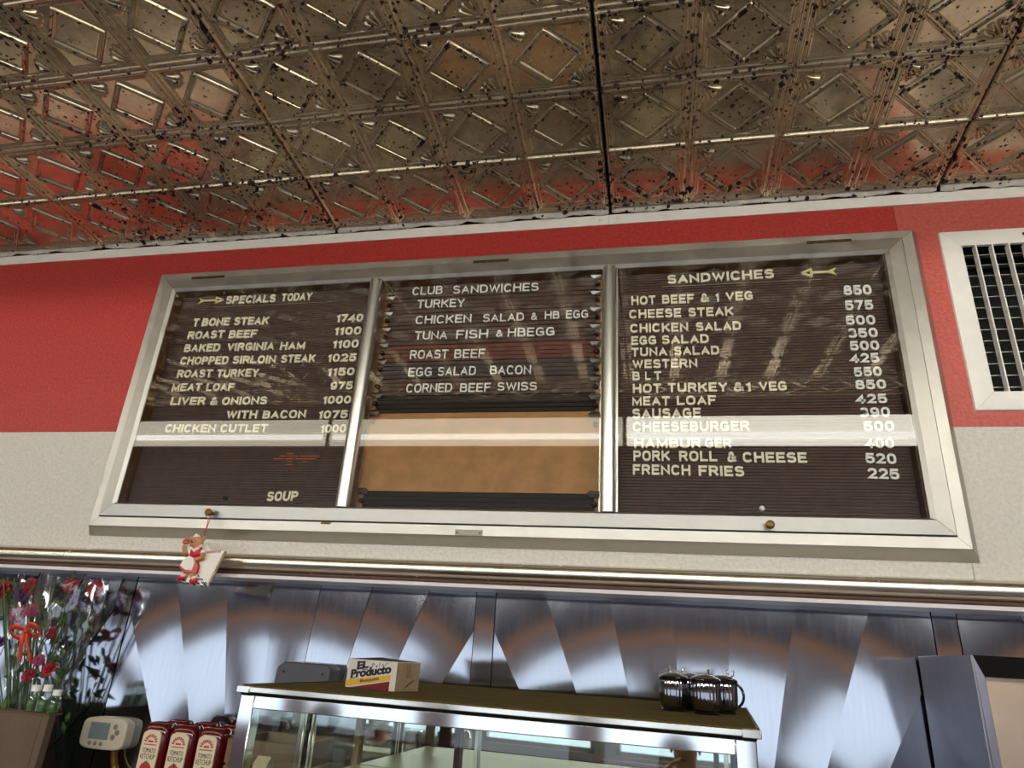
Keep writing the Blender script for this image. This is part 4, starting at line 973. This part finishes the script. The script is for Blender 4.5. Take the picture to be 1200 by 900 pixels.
# ---- ketchup bottles
def ketchup(loc, label):
    t = thing('ketchup_bottle', label, 'ketchup bottle', loc, 0.0, 'ketchup bottles on the raised shelf')
    K = dict(parent=t, local=True)
    mb = MB(); n = 48; vs = []; prof = [(0.80, 0.026), (0.97, 0.034), (1.0, 0.044), (1.0, 0.150), (1.0, 0.172), (0.975, 0.184), (0.90, 0.192), (0.78, 0.1965), (0.72, 0.1985), (0.66, 0.1965), (0.0, 0.1960)]
    for r, z in prof:
        for i in range(n):
            a = 2 * PI * i / n; c, s = math.cos(a), math.sin(a)
            vs.append((0.0308 * r * math.copysign(abs(c) ** 0.6, c), 0.0240 * r * math.copysign(abs(s) ** 0.6, s), z))
    mb.add(vs, [(j * n + i, j * n + (i + 1) % n, (j + 1) * n + (i + 1) % n, (j + 1) * n + i) for j in range(len(prof) - 1) for i in range(n)] + [tuple(range(n))[::-1]])
    mb.build('bottle', 'ketchup', **K, angle=60)
    mb = MB(); mb.lathe([(0.0001, 0.0), (0.022, 0.0), (0.0235, 0.002), (0.0225, 0.024), (0.020, 0.0275), (0.0001, 0.0275)], n=28, sy=0.8); mb.build('cap', 'cap', **K)
    lw, z0, z1 = 0.0205, 0.050, 0.1865; y = -0.0249
    poly = [(-lw, z0), (lw, z0), (lw, z1 - 0.012)] + [(lw * math.cos(PI * i / 14) , z1 - 0.012 + 0.012 * math.sin(PI * i / 14) ** 0.7) for i in range(1, 14)] + [(-lw, z1 - 0.012)]
    lb = MB().prism(poly, 'xz', y, y + 0.006).build('label', 'label_cream', **K, bevel=0.0006)
    mb = MB(); zc = z1 - 0.0225
    for i in range(9):
        a = math.radians(12 + 156 * i / 8); r0, r1 = 0.0095, 0.0150; da = 0.11
        mb.prism([(r0 * math.cos(a - da), zc + r0 * math.sin(a - da)), (r1 * math.cos(a - da), zc + r1 * math.sin(a - da)), (r1 * math.cos(a + da), zc + r1 * math.sin(a + da)), (r0 * math.cos(a + da), zc + r0 * math.sin(a + da))], 'xz', y - 0.0004, y)
    mb.box(-0.0145, 0.0145, y - 0.0004, y, zc - 0.0046, zc - 0.0030); mb.box(-0.006, 0.006, y - 0.0004, y, zc + 0.0005, zc + 0.0035)
    mb.build('emblem', 'label_red', lb, local=True, smooth=False)
    mb = MB(); lettering(mb, 'TOMATO', -0.0152, zc - 0.0185, 0.0152, zc - 0.0185, 0.0085, y - 0.0004, 0.0004, 0.0)
    lettering(mb, 'KETCHUP', -0.0164, zc - 0.0295, 0.0164, zc - 0.0295, 0.0090, y - 0.0004, 0.0004, 0.0); mb.build('lettering', 'ink', lb, local=True, smooth=False)
    mb = MB(); mb.ell((0, y - 0.0001, zc - 0.046), (0.0130, 0.0006, 0.0115), 24, 8); mb.build('tomato_print', 'label_red', lb, local=True)
    mb = MB()
    for i in range(5):
        a = math.radians(30 + 30 * i); mb.prism([(0.002 * math.cos(a + 1.2), zc - 0.0365), (0.0075 * math.cos(a), zc - 0.0365 + 0.0055 * math.sin(a)), (0.002 * math.cos(a - 1.2), zc - 0.0375)], 'xz', y - 0.0010, y - 0.0006)
    mb.build('stalk_print', 'leaf_print', lb, local=True, smooth=False)
    return t
k1 = ketchup((-0.8430, -0.077, 1.18), 'left bottle of the front row of three dark red ketchup bottles below the thermostat')
for (x, y), lab in (((-0.7800, -0.077), 'middle bottle of the front row of three dark red ketchup bottles'),
                    ((-0.7165, -0.077), 'right bottle of the front row of three dark red ketchup bottles, beside the display case'),
                    ((-0.8400, -0.022), 'back row ketchup bottle behind the left front bottle'),
                    ((-0.7770, -0.020), 'back row ketchup bottle behind the middle front bottle'),
                    ((-0.7140, -0.018), 'back row ketchup bottle behind the right front bottle, beside the crate')):
    c = copy_tree(k1); c.location = (x, y, 1.18); c['label'] = lab

# ---- slatted wooden crate, seen through the side glass of the case
cr = thing('wooden_crate', 'brown slatted wooden crate seen through the side glass of the display case', 'crate', (-0.585, -0.06, 1.18))
for i in range(4): MB().box(-0.665, -0.505, -0.115, -0.109, 1.184 + i * 0.047, 1.184 + i * 0.047 + 0.042).build('slat', 'wood', cr, bevel=0.001)
for i in range(4): MB().box(-0.511, -0.505, -0.108, 0.030, 1.184 + i * 0.047, 1.184 + i * 0.047 + 0.042).build('slat', 'wood', cr, bevel=0.001)
MB().box(-0.665, -0.511, 0.024, 0.030, 1.184, 1.367).build('back_board', 'wood', cr); MB().box(-0.665, -0.659, -0.108, 0.023, 1.184, 1.367).build('end_board', 'wood', cr)
MB().box(-0.659, -0.512, -0.108, 0.023, 1.181, 1.187).build('floor_board', 'wood', cr)
ct = thing('carton', 'narrow cream carton standing in front of the wooden crate beside the case', 'carton', (-0.560, -0.150, 1.18))
MB().box(-0.574, -0.546, -0.165, -0.137, 1.1805, 1.335).build('sleeve', 'label_cream', ct, bevel=0.001)
MB().prism([(-0.165, 1.335), (-0.137, 1.335), (-0.151, 1.348)], 'yz', -0.574, -0.546).build('gable_top', 'label_cream', ct)

# ---- brown board box, clear bottles and the wrapped bouquet at the left
bb = thing('brown_box', 'plain brown board box on the raised shelf under the bouquet', 'box', (-1.24, -0.085, 1.18))
MB().box(-1.400, -1.1130, -0.105, -0.086, 1.1805, 1.3735).build('carcass', 'cardboard', bb, bevel=0.0015)
MB().box(-1.1122, -1.0950, -0.105, -0.086, 1.1805, 1.3735).build('end_board', 'cardboard', bb, bevel=0.0015)
MB().box(-1.402, -1.0940, -0.1065, -0.0700, 1.3740, 1.3768).build('lid_board', 'cardboard', bb, bevel=0.0008)
def vial(loc, hh, label):
    t = thing('small_bottle', label, 'bottle', loc, 0, 'small clear bottles on the brown box')
    mb = MB(); mb.lathe([(0.0001, 0.0004), (0.0100, 0.0004), (0.0105, 0.002), (0.0105, hh * 0.62), (0.0080, hh * 0.72), (0.0075, hh * 0.76)], n=20); mb.build('body', 'clear_plastic', t, local=True)
    mb = MB(); mb.lathe([(0.0001, 0.0012), (0.0088, 0.0012), (0.0088, hh * 0.45), (0.0001, hh * 0.45)], n=16); mb.build('contents', 'leaf', t, local=True)
    mb = MB(); mb.lathe([(0.0001, hh * 0.76), (0.0088, hh * 0.76), (0.0088, hh), (0.0001, hh)], n=20); mb.build('cap', 'white_letter', t, local=True)
vial((-1.163, -0.088, 1.3770), 0.052, 'leftmost clear bottle with a white cap, next to the bouquet wrap')
vial((-1.1375, -0.084, 1.3770), 0.054, 'tallest clear white-capped bottle between its two neighbours on the brown box')
vial((-1.1085, -0.086, 1.3770), 0.046, 'shortest clear white-capped bottle at the right end of the brown box')

bq = thing('bouquet', 'bouquet of red and purple flowers in cellophane tied with an orange bow', 'bouquet', (-1.235, -0.005, 1.18))
rr = random.Random(11)
B = lambda px, py, y=-0.09, k=0: (-1.3437 + 0.00233 * px + 0.00069 * (py - 672), y + 0.045, 1.657 - 0.00174 * (py - 672))
stem_foot = Vector((-1.215, -0.010, 1.1815))
mb = MB()
for i in range(26):
    a = B(rr.uniform(-50, 78), rr.uniform(672, 715), rr.uniform(-0.10, -0.02))
    mb.tube([stem_foot + Vector((rr.uniform(-.012, .012), rr.uniform(-.012, .012), 0)), stem_foot.lerp(Vector(a), 0.5) + Vector((0, 0, 0.01)), a], 0.0016, 6)
mb.build('stems', 'leaf', bq)
def flower(c, r, m, name='flower'):
    mb = MB(); c = Vector(c)
    face = Vector((rr.uniform(-.25, .35), -0.9, rr.uniform(0.0, 0.5))).normalized(); q = face.to_track_quat('Z', 'Y').to_matrix()
    for ring, (k, rad, lift) in enumerate(((7, 1.0, 0.0), (6, 0.7, 0.22), (5, 0.4, 0.40))):
        for i in range(k):
            a = 2 * PI * i / k + ring * 0.5; u = Vector((math.cos(a), math.sin(a), 0)); v = Vector((-math.sin(a), math.cos(a), 0)); w_ = rad * 0.42
            P = [u * 0.1 * rad, u * 0.55 * rad + v * w_ + Vector((0, 0, 0.10)), u * rad + v * w_ * 0.5 + Vector((0, 0, 0.22 - 0.25 * (ring == 0))), u * rad - v * w_ * 0.5 + Vector((0, 0, 0.22 - 0.25 * (ring == 0))), u * 0.55 * rad - v * w_ + Vector((0, 0, 0.10))]
            mb.add([c + (q @ (p + Vector((0, 0, lift)))) * r for p in P], [(0, 1, 2, 3, 4)])
    o = mb.build(name, m, bq); md = o.modifiers.new('t', 'SOLIDIFY'); md.thickness = 0.0008
for px, py, r, m, y in ((10, 684, .020, 'petal_red', -.085), (54, 680, .019, 'petal_red', -.07), (79, 683, .020, 'petal_red', -.06), (50, 702, .022, 'petal_purple', -.06), (-2, 694, .021, 'petal_purple', -.075),
                       (15, 716, .016, 'petal_pink', -.09), (-8, 722, .022, 'petal_pink', -.075), (30, 742, .014, 'petal_red', -.07), (32, 786, .018, 'petal_red', -.085), (22, 776, .014, 'petal_pink', -.09), (8, 795, .016, 'petal_red', -.085), (-25, 690, .022, 'petal_red', -.08), (-30, 760, .020, 'petal_purple', -.08)):
    flower(B(px, py, y), r, m)
mb = MB()
for i in range(90):
    px, py = rr.uniform(-40, 78), rr.uniform(676, 850)
    if py > 745: px = rr.uniform(-30, 34)
    c = Vector(B(px, py, rr.uniform(-.075, -.03))); a = rr.uniform(0, 6.28); L_, wd = rr.uniform(.022, .05), rr.uniform(.004, .008)
    u = Vector((math.cos(a), rr.uniform(-.3, .3), math.sin(a))).normalized(); v = u.cross(Vector((0, 1, 0.3))).normalized()
    mb.add([c, c + u * L_ * .45 + v * wd, c + u * L_, c + u * L_ * .45 - v * wd, c + u * L_ * .5 + Vector((0, -.003, 0))], [(0, 1, 4), (1, 2, 4), (2, 3, 4), (3, 0, 4)])
o = mb.build('leaves', 'leaf', bq); md = o.modifiers.new('t', 'SOLIDIFY'); md.thickness = 0.0006; o['kind'] = 'stuff'
# bow: two loops and two tails of flat ribbon
def ribbon(pts, wd):
    mb = MB(); pts = [Vector(p) for p in pts]; vs = []
    for i, p in enumerate(pts):
        vs += [p + Vector((0, -0.002, wd * 0.5)), p + Vector((0, 0.004, -wd * 0.5))]
    mb.add(vs, [(2 * i, 2 * i + 1, 2 * i + 3, 2 * i + 2) for i in range(len(pts) - 1)]); return mb
kx, ky, kz = B(18, 742, -0.112)
mb = MB()
for s, L_ in ((-1, .046), (1, .034)):
    lp = []
    for i in range(15):
        a = PI * 2 * i / 14; lp.append((kx + s * L_ * (1 - math.cos(a)) * 0.5, ky - 0.010 * math.sin(a), kz + 0.012 * math.sin(a) + s * 0.003))
    q = ribbon(lp, 0.011); mb.add(q.v, q.f)
for s in (-1, 1):
    tl = [(kx + s * 0.004 + s * 0.010 * t + 0.012 * t, ky - 0.004 * math.sin(t * 5), kz - 0.062 * t) for t in np.linspace(0, 1, 10)]
    q = ribbon(tl, 0.010); q.v = [(a[0] + (0.004 if i % 2 else -0.004), a[1], a[2]) for i, a in enumerate(q.v)]; mb.add(q.v, q.f)
mb.ell((kx, ky - 0.002, kz), (0.006, 0.006, 0.006), 10, 6)
o = mb.build('bow', 'ribbon', bq); md = o.modifiers.new('t', 'SOLIDIFY'); md.thickness = 0.0006
# crinkled cellophane cone round it all
mb = MB(); nu, nv = 72, 26; vs = []
for j in range(nv + 1):
    t = j / nv
    for i in range(nu):
        a = 2 * PI * i / nu
        rad = (0.022 + 0.093 * min(1, t * 1.15)) * (1 + 0.10 * t * math.sin(a * 9 + 3 * t) + 0.05 * math.sin(a * 17 + 9 * t) + 0.03 * rr.uniform(-1, 1))
        cx_, cz_ = -1.220 - 0.030 * t, 1.1825 + 0.472 * t + 0.012 * t * math.sin(a * 7)
        vs.append((cx_ + rad * 1.02 * math.cos(a), min(-0.010 + rad * (0.48 if math.sin(a) < 0 else 0.40) * math.sin(a), 0.042), min(cz_, 1.664)))
mb.add(vs, [(j * nu + i, j * nu + (i + 1) % nu, (j + 1) * nu + (i + 1) % nu, (j + 1) * nu + i) for j in range(nv) for i in range(nu)])
mb.build('cellophane', 'cello', bq, angle=20)

# ---- stainless cabinet at the right
hx, hy0, hz = 0.6500, -0.1870, 1.5940
hd = thing('steel_cabinet', 'open fronted grey stainless cabinet at the right end of the back counter', 'cabinet', (0.80, -0.07, 1.0))
MB().box(hx, hx + 0.004, hy0, 0.050, 1.0005, hz).build('side_panel', 'hood_steel', hd, bevel=0.0008)
MB().prism([(hx + 0.0040, 1.0005), (hx + 0.0160, 1.0005), (hx + 0.0160, 1.5620), (hx + 0.0040, hz - 0.001)], 'xz', hy0, hy0 + 0.014).build('front_stile', 'hood_steel', hd, bevel=0.0008)
MB().prism([(hx + 0.0042, hz), (hx + 0.0160, 1.5625), (hx + 0.4, 1.5625), (hx + 0.4, hz)], 'xz', hy0 + 0.001, hy0 + 0.020).build('header', 'black', hd)
MB().box(hx + 0.0042, hx + 0.4, hy0 + 0.022, 0.050, hz - 0.006, hz).build('roof', 'hood_steel', hd)
MB().box(hx + 0.0042, hx + 0.4, hy0 + 0.030, hy0 + 0.034, 1.0005, hz - 0.0065).build('inner_back', 'bronze', hd)

# ---- hanging ornament: a resin bear in a waitress dress beside a white menu card, on a red string
orn = thing('bear_ornament', 'small resin bear waitress ornament hanging by a red string from the left cabinet knob', 'ornament', (-0.862, -0.068, 1.647))
OY = -0.066
def OP(u, v):     # picture of the ornament laid out on a 900-unit square, about 14 cm across
    return (-0.9405 + 0.0001665 * u + 0.0000393 * v, 1.7737 + 0.0000070 * u - 0.0001456 * v)
sc = 0.000155
def blob(u, v, ru, rv, dy, m, name, rot=0.0, dep=0.004):
    x, z = OP(u, v); mb = MB(); mb.ell((x, OY + dy, z), (ru * sc, dep, rv * sc), 18, 10, math.radians(rot)); return mb.build(name, m, orn)
def plate(pts, y0, y1, m, name, bev=0.0008):
    return MB().prism([OP(*p) for p in pts], 'xz', OY + y0, OY + y1).build(name, m, orn, bevel=bev)
card = plate([(520, 215), (600, 320), (805, 330), (560, 800), (400, 700), (430, 300)], -0.001, 0.003, 'bear_white', 'menu_card')
plate([(805, 330), (825, 345), (585, 800), (560, 800)], 0.0005, 0.0045, 'paper_side', 'card_edge', 0)
mb = MB(); xa, za = OP(545, 372); xb, zb = OP(755, 360)
for i in range(9):
    t = i / 9; x = xa + (xb - xa) * t; z = za + (zb - za) * t
    mb.prism([(x, z), (x + 0.0020, z + 0.0002), (x + 0.0024, z + 0.0060), (x + 0.0003, z + 0.0054)], 'xz', OY - 0.0014, OY - 0.0008)
mb.build('card_print', 'label_red', card, smooth=False)
plate([(60, 765), (130, 705), (440, 690), (560, 800), (545, 865), (330, 835)], -0.002, 0.004, 'bear_white', 'base')
mb = MB()
for i in range(7):
    for j in range(2):
        if (i + j) % 2 == 0:
            u, v = 175 + i * 52, 755 + i * 11 + j * 30; a = [OP(u, v), OP(u + 48, v + 10), OP(u + 48, v + 38), OP(u, v + 28)]
            mb.prism(a, 'xz', OY - 0.0026, OY - 0.0018)
for i in range(5):
    for j in range(3):
        if (i + j) % 2 == 0:
            u, v = 400 + i * 28, 690 + i * 26 + j * 24; a = [OP(u, v), OP(u + 26, v + 14), OP(u + 26, v + 36), OP(u, v + 22)]
            mb.prism(a, 'xz', OY - 0.0026, OY - 0.0018)
mb.build('checker', 'ink', orn, smooth=False)
blob(340, 660, 55, 80, -0.004, 'bear', 'leg'); blob(235, 660, 50, 80, -0.004, 'bear', 'leg')
blob(165, 735, 75, 42, -0.006, 'bear_red', 'shoe', -12); blob(350, 780, 62, 50, -0.006, 'bear_red', 'shoe', -15)
blob(205, 700, 42, 24, -0.007, 'bear_white', 'sock', -10); blob(365, 735, 40, 24, -0.007, 'bear_white', 'sock', -10)
plate([(320, 400), (400, 430), (440, 560), (410, 680), (230, 670), (140, 585), (200, 480)], -0.009, -0.002, 'bear_red', 'skirt', 0.002)
plate([(310, 410), (375, 450), (395, 500), (345, 635), (240, 620), (165, 555), (215, 470)], -0.0110, -0.008, 'bear_white', 'apron', 0.001)
blob(400, 350, 105, 95, -0.006, 'bear_red', 'bodice', 0, 0.005)
for q in ((290, 345), (500, 355)): blob(q[0], q[1], 40, 45, -0.006, 'bear_white', 'sleeve')
for q in ((340, 300), (385, 325), (430, 300), (475, 265)): blob(q[0], q[1], 32, 24, -0.010, 'bear_white', 'collar', 0, 0.0025)
for path in (((285, 350), (240, 370), (225, 290), (235, 240)), ((505, 370), (500, 440), (430, 460), (385, 470))):
    mb = MB(); mb.tube([(OP(*p)[0], OY - 0.008, OP(*p)[1]) for p in path], [0.0056, 0.0056, 0.0050, 0.0046], 12); mb.build('arm', 'bear', orn)
plate([(185, 235), (320, 245), (318, 258), (185, 248)], -0.012, -0.004, 'bear_white', 'tray', 0.0005)
blob(255, 195, 60, 45, -0.008, 'bun', 'burger', 0, 0.005); blob(255, 212, 56, 9, -0.0095, 'label_yellow', 'cheese', 0, 0.005)
head = blob(415, 205, 112, 105, -0.008, 'bear', 'head', 0, 0.007)
for q in ((330, 140), (512, 145)): blob(q[0], q[1], 38, 38, -0.006, 'bear', 'ear', 0, 0.003)
blob(385, 232, 48, 36, -0.0140, 'bear', 'muzzle', 0, 0.003)
def dot(u, v, r, dy, m, n):
    x, z = OP(u, v); mb = MB(); mb.ell((x, OY + dy, z), (r * sc, 0.0012, r * sc), 10, 6); mb.build(n, m, head)
dot(378, 212, 16, -0.0166, 'ink', 'nose'); dot(365, 185, 9, -0.0148, 'ink', 'eye'); dot(425, 185, 9, -0.0150, 'ink', 'eye')
plate([(365, 130), (420, 72), (485, 120), (430, 135)], -0.013, -0.004, 'bear_white', 'cap', 0.0012)
mb = MB(); ax, az = OP(490, 105)
mb.tube([(ax, OY, az), (ax + 0.0015, OY + 0.004, az + 0.030), (-0.8560, -0.0535, 1.8120), (-0.8600, -0.0545, 1.8085), (-0.8643, -0.0500, 1.8255), (-0.8690, -0.0545, 1.8085), (-0.8600, -0.0560, 1.8030), (ax - 0.0015, OY + 0.004, az + 0.026), (ax, OY, az)], 0.0009, 8)
mb.build('string', 'red_thread', orn)

# ================================================================ THE BOOTHS BEHIND THE CAMERA (seen in the case mirror)
def bench(x, label):
    t = thing('booth_bench', label, 'bench', (x, -3.32, 0))
    MB().box(x - 0.55, x + 0.55, -3.50, -3.06, 0.10, 0.38).build('base', 'cardboard', t, bevel=0.01)
    MB().box(x - 0.55, x + 0.55, -3.50, -3.05, 0.38, 0.455).build('seat', 'label_maroon', t, bevel=0.025)
    MB().box(x - 0.55, x + 0.55, -3.60, -3.50, 0.10, 0.98).build('backrest', 'label_maroon', t, bevel=0.025)
bench(-0.25, 'maroon booth bench under the windows nearer the middle'); bench(-2.25, 'maroon booth bench under the windows further left')
lg = thing('ledge', 'narrow grey partition ledge with table condiments on top', 'ledge', (-1.25, -2.30, 0))
MB().box(-1.80, -0.80, -2.36, -2.26, 0.0, 1.03).build('partition', 'mauve', lg, bevel=0.004)
MB().box(-1.82, -0.78, -2.39, -2.23, 1.03, 1.055).build('ledge_top', 'shelf_cream', lg, bevel=0.004)
c = copy_tree(k1); c.location = (-1.28, -2.31, 1.0552); c['label'] = 'red ketchup bottle reflected in the case mirror, standing on the partition ledge'; c['group'] = 'condiments on the ledge'
nh = thing('napkin_holder', 'steel napkin holder on the partition ledge', 'napkin holder', (-1.45, -2.31, 1.0552), 0, 'condiments on the ledge')
MB().box(-1.495, -1.405, -2.345, -2.275, 1.0555, 1.165).build('case', 'chrome', nh, bevel=0.006)
MB().box(-1.480, -1.420, -2.274, -2.2735, 1.07, 1.15).build('napkins', 'paper_white', nh)
for x, lab in ((-1.17, 'glass sugar shaker with a steel top on the partition ledge, right of the ketchup'), (-1.36, 'glass sugar shaker with a steel top on the partition ledge, left of the ketchup')):
    s = thing('sugar_shaker', lab, 'shaker', (x, -2.31, 1.0552), 0, 'condiments on the ledge')
    mb = MB(); mb.lathe([(0.0001, 0.0003), (0.030, 0.0003), (0.031, 0.004), (0.031, 0.090), (0.028, 0.098)], n=20); mb.build('jar', 'paper_white', s, local=True)
    mb = MB(); mb.lathe([(0.029, 0.0975), (0.031, 0.1), (0.024, 0.122), (0.008, 0.132), (0.0001, 0.133)], n=20); mb.build('top', 'chrome', s, local=True)

def skin_mesh(name, nodes, edges, m, parent, sub=2):
    me = bpy.data.meshes.new(name); me.from_pydata([n[0] for n in nodes], edges, [])
    o = bpy.data.objects.new(name, me); COL.objects.link(o); o.parent = parent
    md = o.modifiers.new('skin', 'SKIN'); md.use_smooth_shade = True
    for i, n in enumerate(nodes):
        r = n[1]; sv = me.skin_vertices[0].data[i]; sv.radius = r if isinstance(r, tuple) else (r, r); sv.use_root = (i == 0)
    sb = o.modifiers.new('sub', 'SUBSURF'); sb.levels = sub; sb.render_levels = sub
    me.materials.append(MT[m]); return o
def person(loc, rotz, shirt, label, raised):
    """seated person, facing local -y; hips at the origin of the seat"""
    t = thing('person', label, 'person', loc, rotz)
    N = []; E = []
    def nd_(p, r, par=None):
        N.append((p, r)); i = len(N) - 1
        if par is not None: E.append((par, i))
        return i
    pel = nd_((0, 0, 0.56), (0.15, 0.11)); w1 = nd_((0, 0.0, 0.70), (0.135, 0.10), pel); ch = nd_((0, -0.01, 0.88), (0.155, 0.105), w1); sh = nd_((0, -0.01, 1.00), (0.12, 0.08), ch)
    nk = nd_((0, -0.015, 1.065), 0.052, sh); h0 = nd_((0, -0.03, 1.13), (0.070, 0.078), nk); h1 = nd_((0, -0.035, 1.20), (0.076, 0.094), h0); h2 = nd_((0, -0.025, 1.265), (0.060, 0.072), h1)
    hands = []
    for s in (-1, 1):
        hp = nd_((s * 0.10, -0.06, 0.545), 0.088, pel); kn = nd_((s * 0.13, -0.46, 0.545), 0.062, hp); cf = nd_((s * 0.13, -0.48, 0.36), 0.055, kn); an = nd_((s * 0.13, -0.46, 0.09), 0.038, cf); nd_((s * 0.14, -0.60, 0.04), 0.032, an)
        so = nd_((s * 0.185, -0.005, 0.975), 0.056, sh)
        if s == raised: el = nd_((s * 0.26, -0.24, 0.83), 0.042, so); wr = nd_((s * 0.10, -0.24, 1.04), 0.028, el); d = Vector((-s * 0.5, 0.25, 0.8)).normalized()
        else: el = nd_((s * 0.25, -0.10, 0.74), 0.042, so); wr = nd_((s * 0.16, -0.34, 0.80), 0.028, el); d = Vector((-s * 0.25, -0.95, 0.0)).normalized()
        w0 = Vector(N[wr][0]); side = d.cross(Vector((0, 0.2, 1))).normalized(); up = side.cross(d)
        pm = nd_(tuple(w0 + d * 0.055), (0.040, 0.018), wr)
        for k, L_ in enumerate((0.062, 0.072, 0.068, 0.052)):
            b0 = nd_(tuple(w0 + d * 0.090 + side * (0.024 - 0.016 * k)), 0.0092, pm)
            b1 = nd_(tuple(w0 + d * (0.090 + L_ * 0.5) + side * (0.026 - 0.018 * k) - up * 0.008), 0.0085, b0)
            nd_(tuple(w0 + d * (0.088 + L_ * 0.9) + side * (0.026 - 0.018 * k) - up * 0.026), 0.0072, b1)
        th1 = nd_(tuple(w0 + d * 0.045 + side * 0.042), 0.011, pm); nd_(tuple(w0 + d * 0.085 + side * 0.060 - up * 0.01), 0.009, th1)
    skin_mesh('body', N, E, 'skin', t)
    top = [((0, 0, 0.575), (0.165, 0.125)), ((0, 0, 0.70), (0.150, 0.115)), ((0, -0.01, 0.88), (0.170, 0.120)), ((0, -0.01, 1.005), (0.130, 0.090))]; te = [(0, 1), (1, 2), (2, 3)]
    for s in (-1, 1):
        top.append(((s * 0.185, -0.005, 0.98), 0.068)); te.append((3, len(top) - 1))
        e = (s * 0.26, -0.24, 0.83) if s == raised else (s * 0.25, -0.10, 0.74)
        top.append((tuple(Vector((s * 0.185, -0.005, 0.98)).lerp(Vector(e), 0.85)), 0.056)); te.append((len(top) - 2, len(top) - 1))
    skin_mesh('shirt', top, te, shirt, t)
    tr = [((0, 0, 0.56), (0.168, 0.122))]; te = []
    for s in (-1, 1):
        b = len(tr); tr += [((s * 0.10, -0.06, 0.55), 0.098), ((s * 0.13, -0.46, 0.55), 0.076), ((s * 0.13, -0.48, 0.36), 0.068), ((s * 0.13, -0.46, 0.12), 0.055)]; te += [(0, b), (b, b + 1), (b + 1, b + 2), (b + 2, b + 3)]
    skin_mesh('trousers', tr, te, 'trousers', t)
    K = dict(parent=t, local=True)
    mb = MB(); mb.ell((0, -0.004, 1.232), (0.086, 0.098, 0.082), 20, 12); mb.build('hair', 'hair', **K)
    mb = MB(); mb.ell((0, -0.128, 1.175), (0.014, 0.020, 0.024), 12, 8); mb.build('nose', 'skin', **K)
    for s in (-1, 1):
        mb = MB(); mb.ell((s * 0.032, -0.118, 1.200), (0.012, 0.007, 0.007), 12, 8); mb.build('eye', 'ink', **K)
        mb = MB(); mb.ell((s * 0.078, -0.025, 1.185), (0.010, 0.020, 0.032), 12, 8); mb.build('ear', 'skin', **K)
    mb = MB(); mb.ell((0, -0.112, 1.132), (0.026, 0.008, 0.006), 12, 8); mb.build('mouth', 'label_maroon', **K)
person((-0.22, -3.26, -0.065), PI, 'shirt', 'person in a grey shirt seated in a booth, one hand raised to the mouth', 1)
person((-2.22, -3.26, -0.065), PI, 'shirt_navy', 'person in a navy shirt seated in the booth further left, hands on the table', 0)
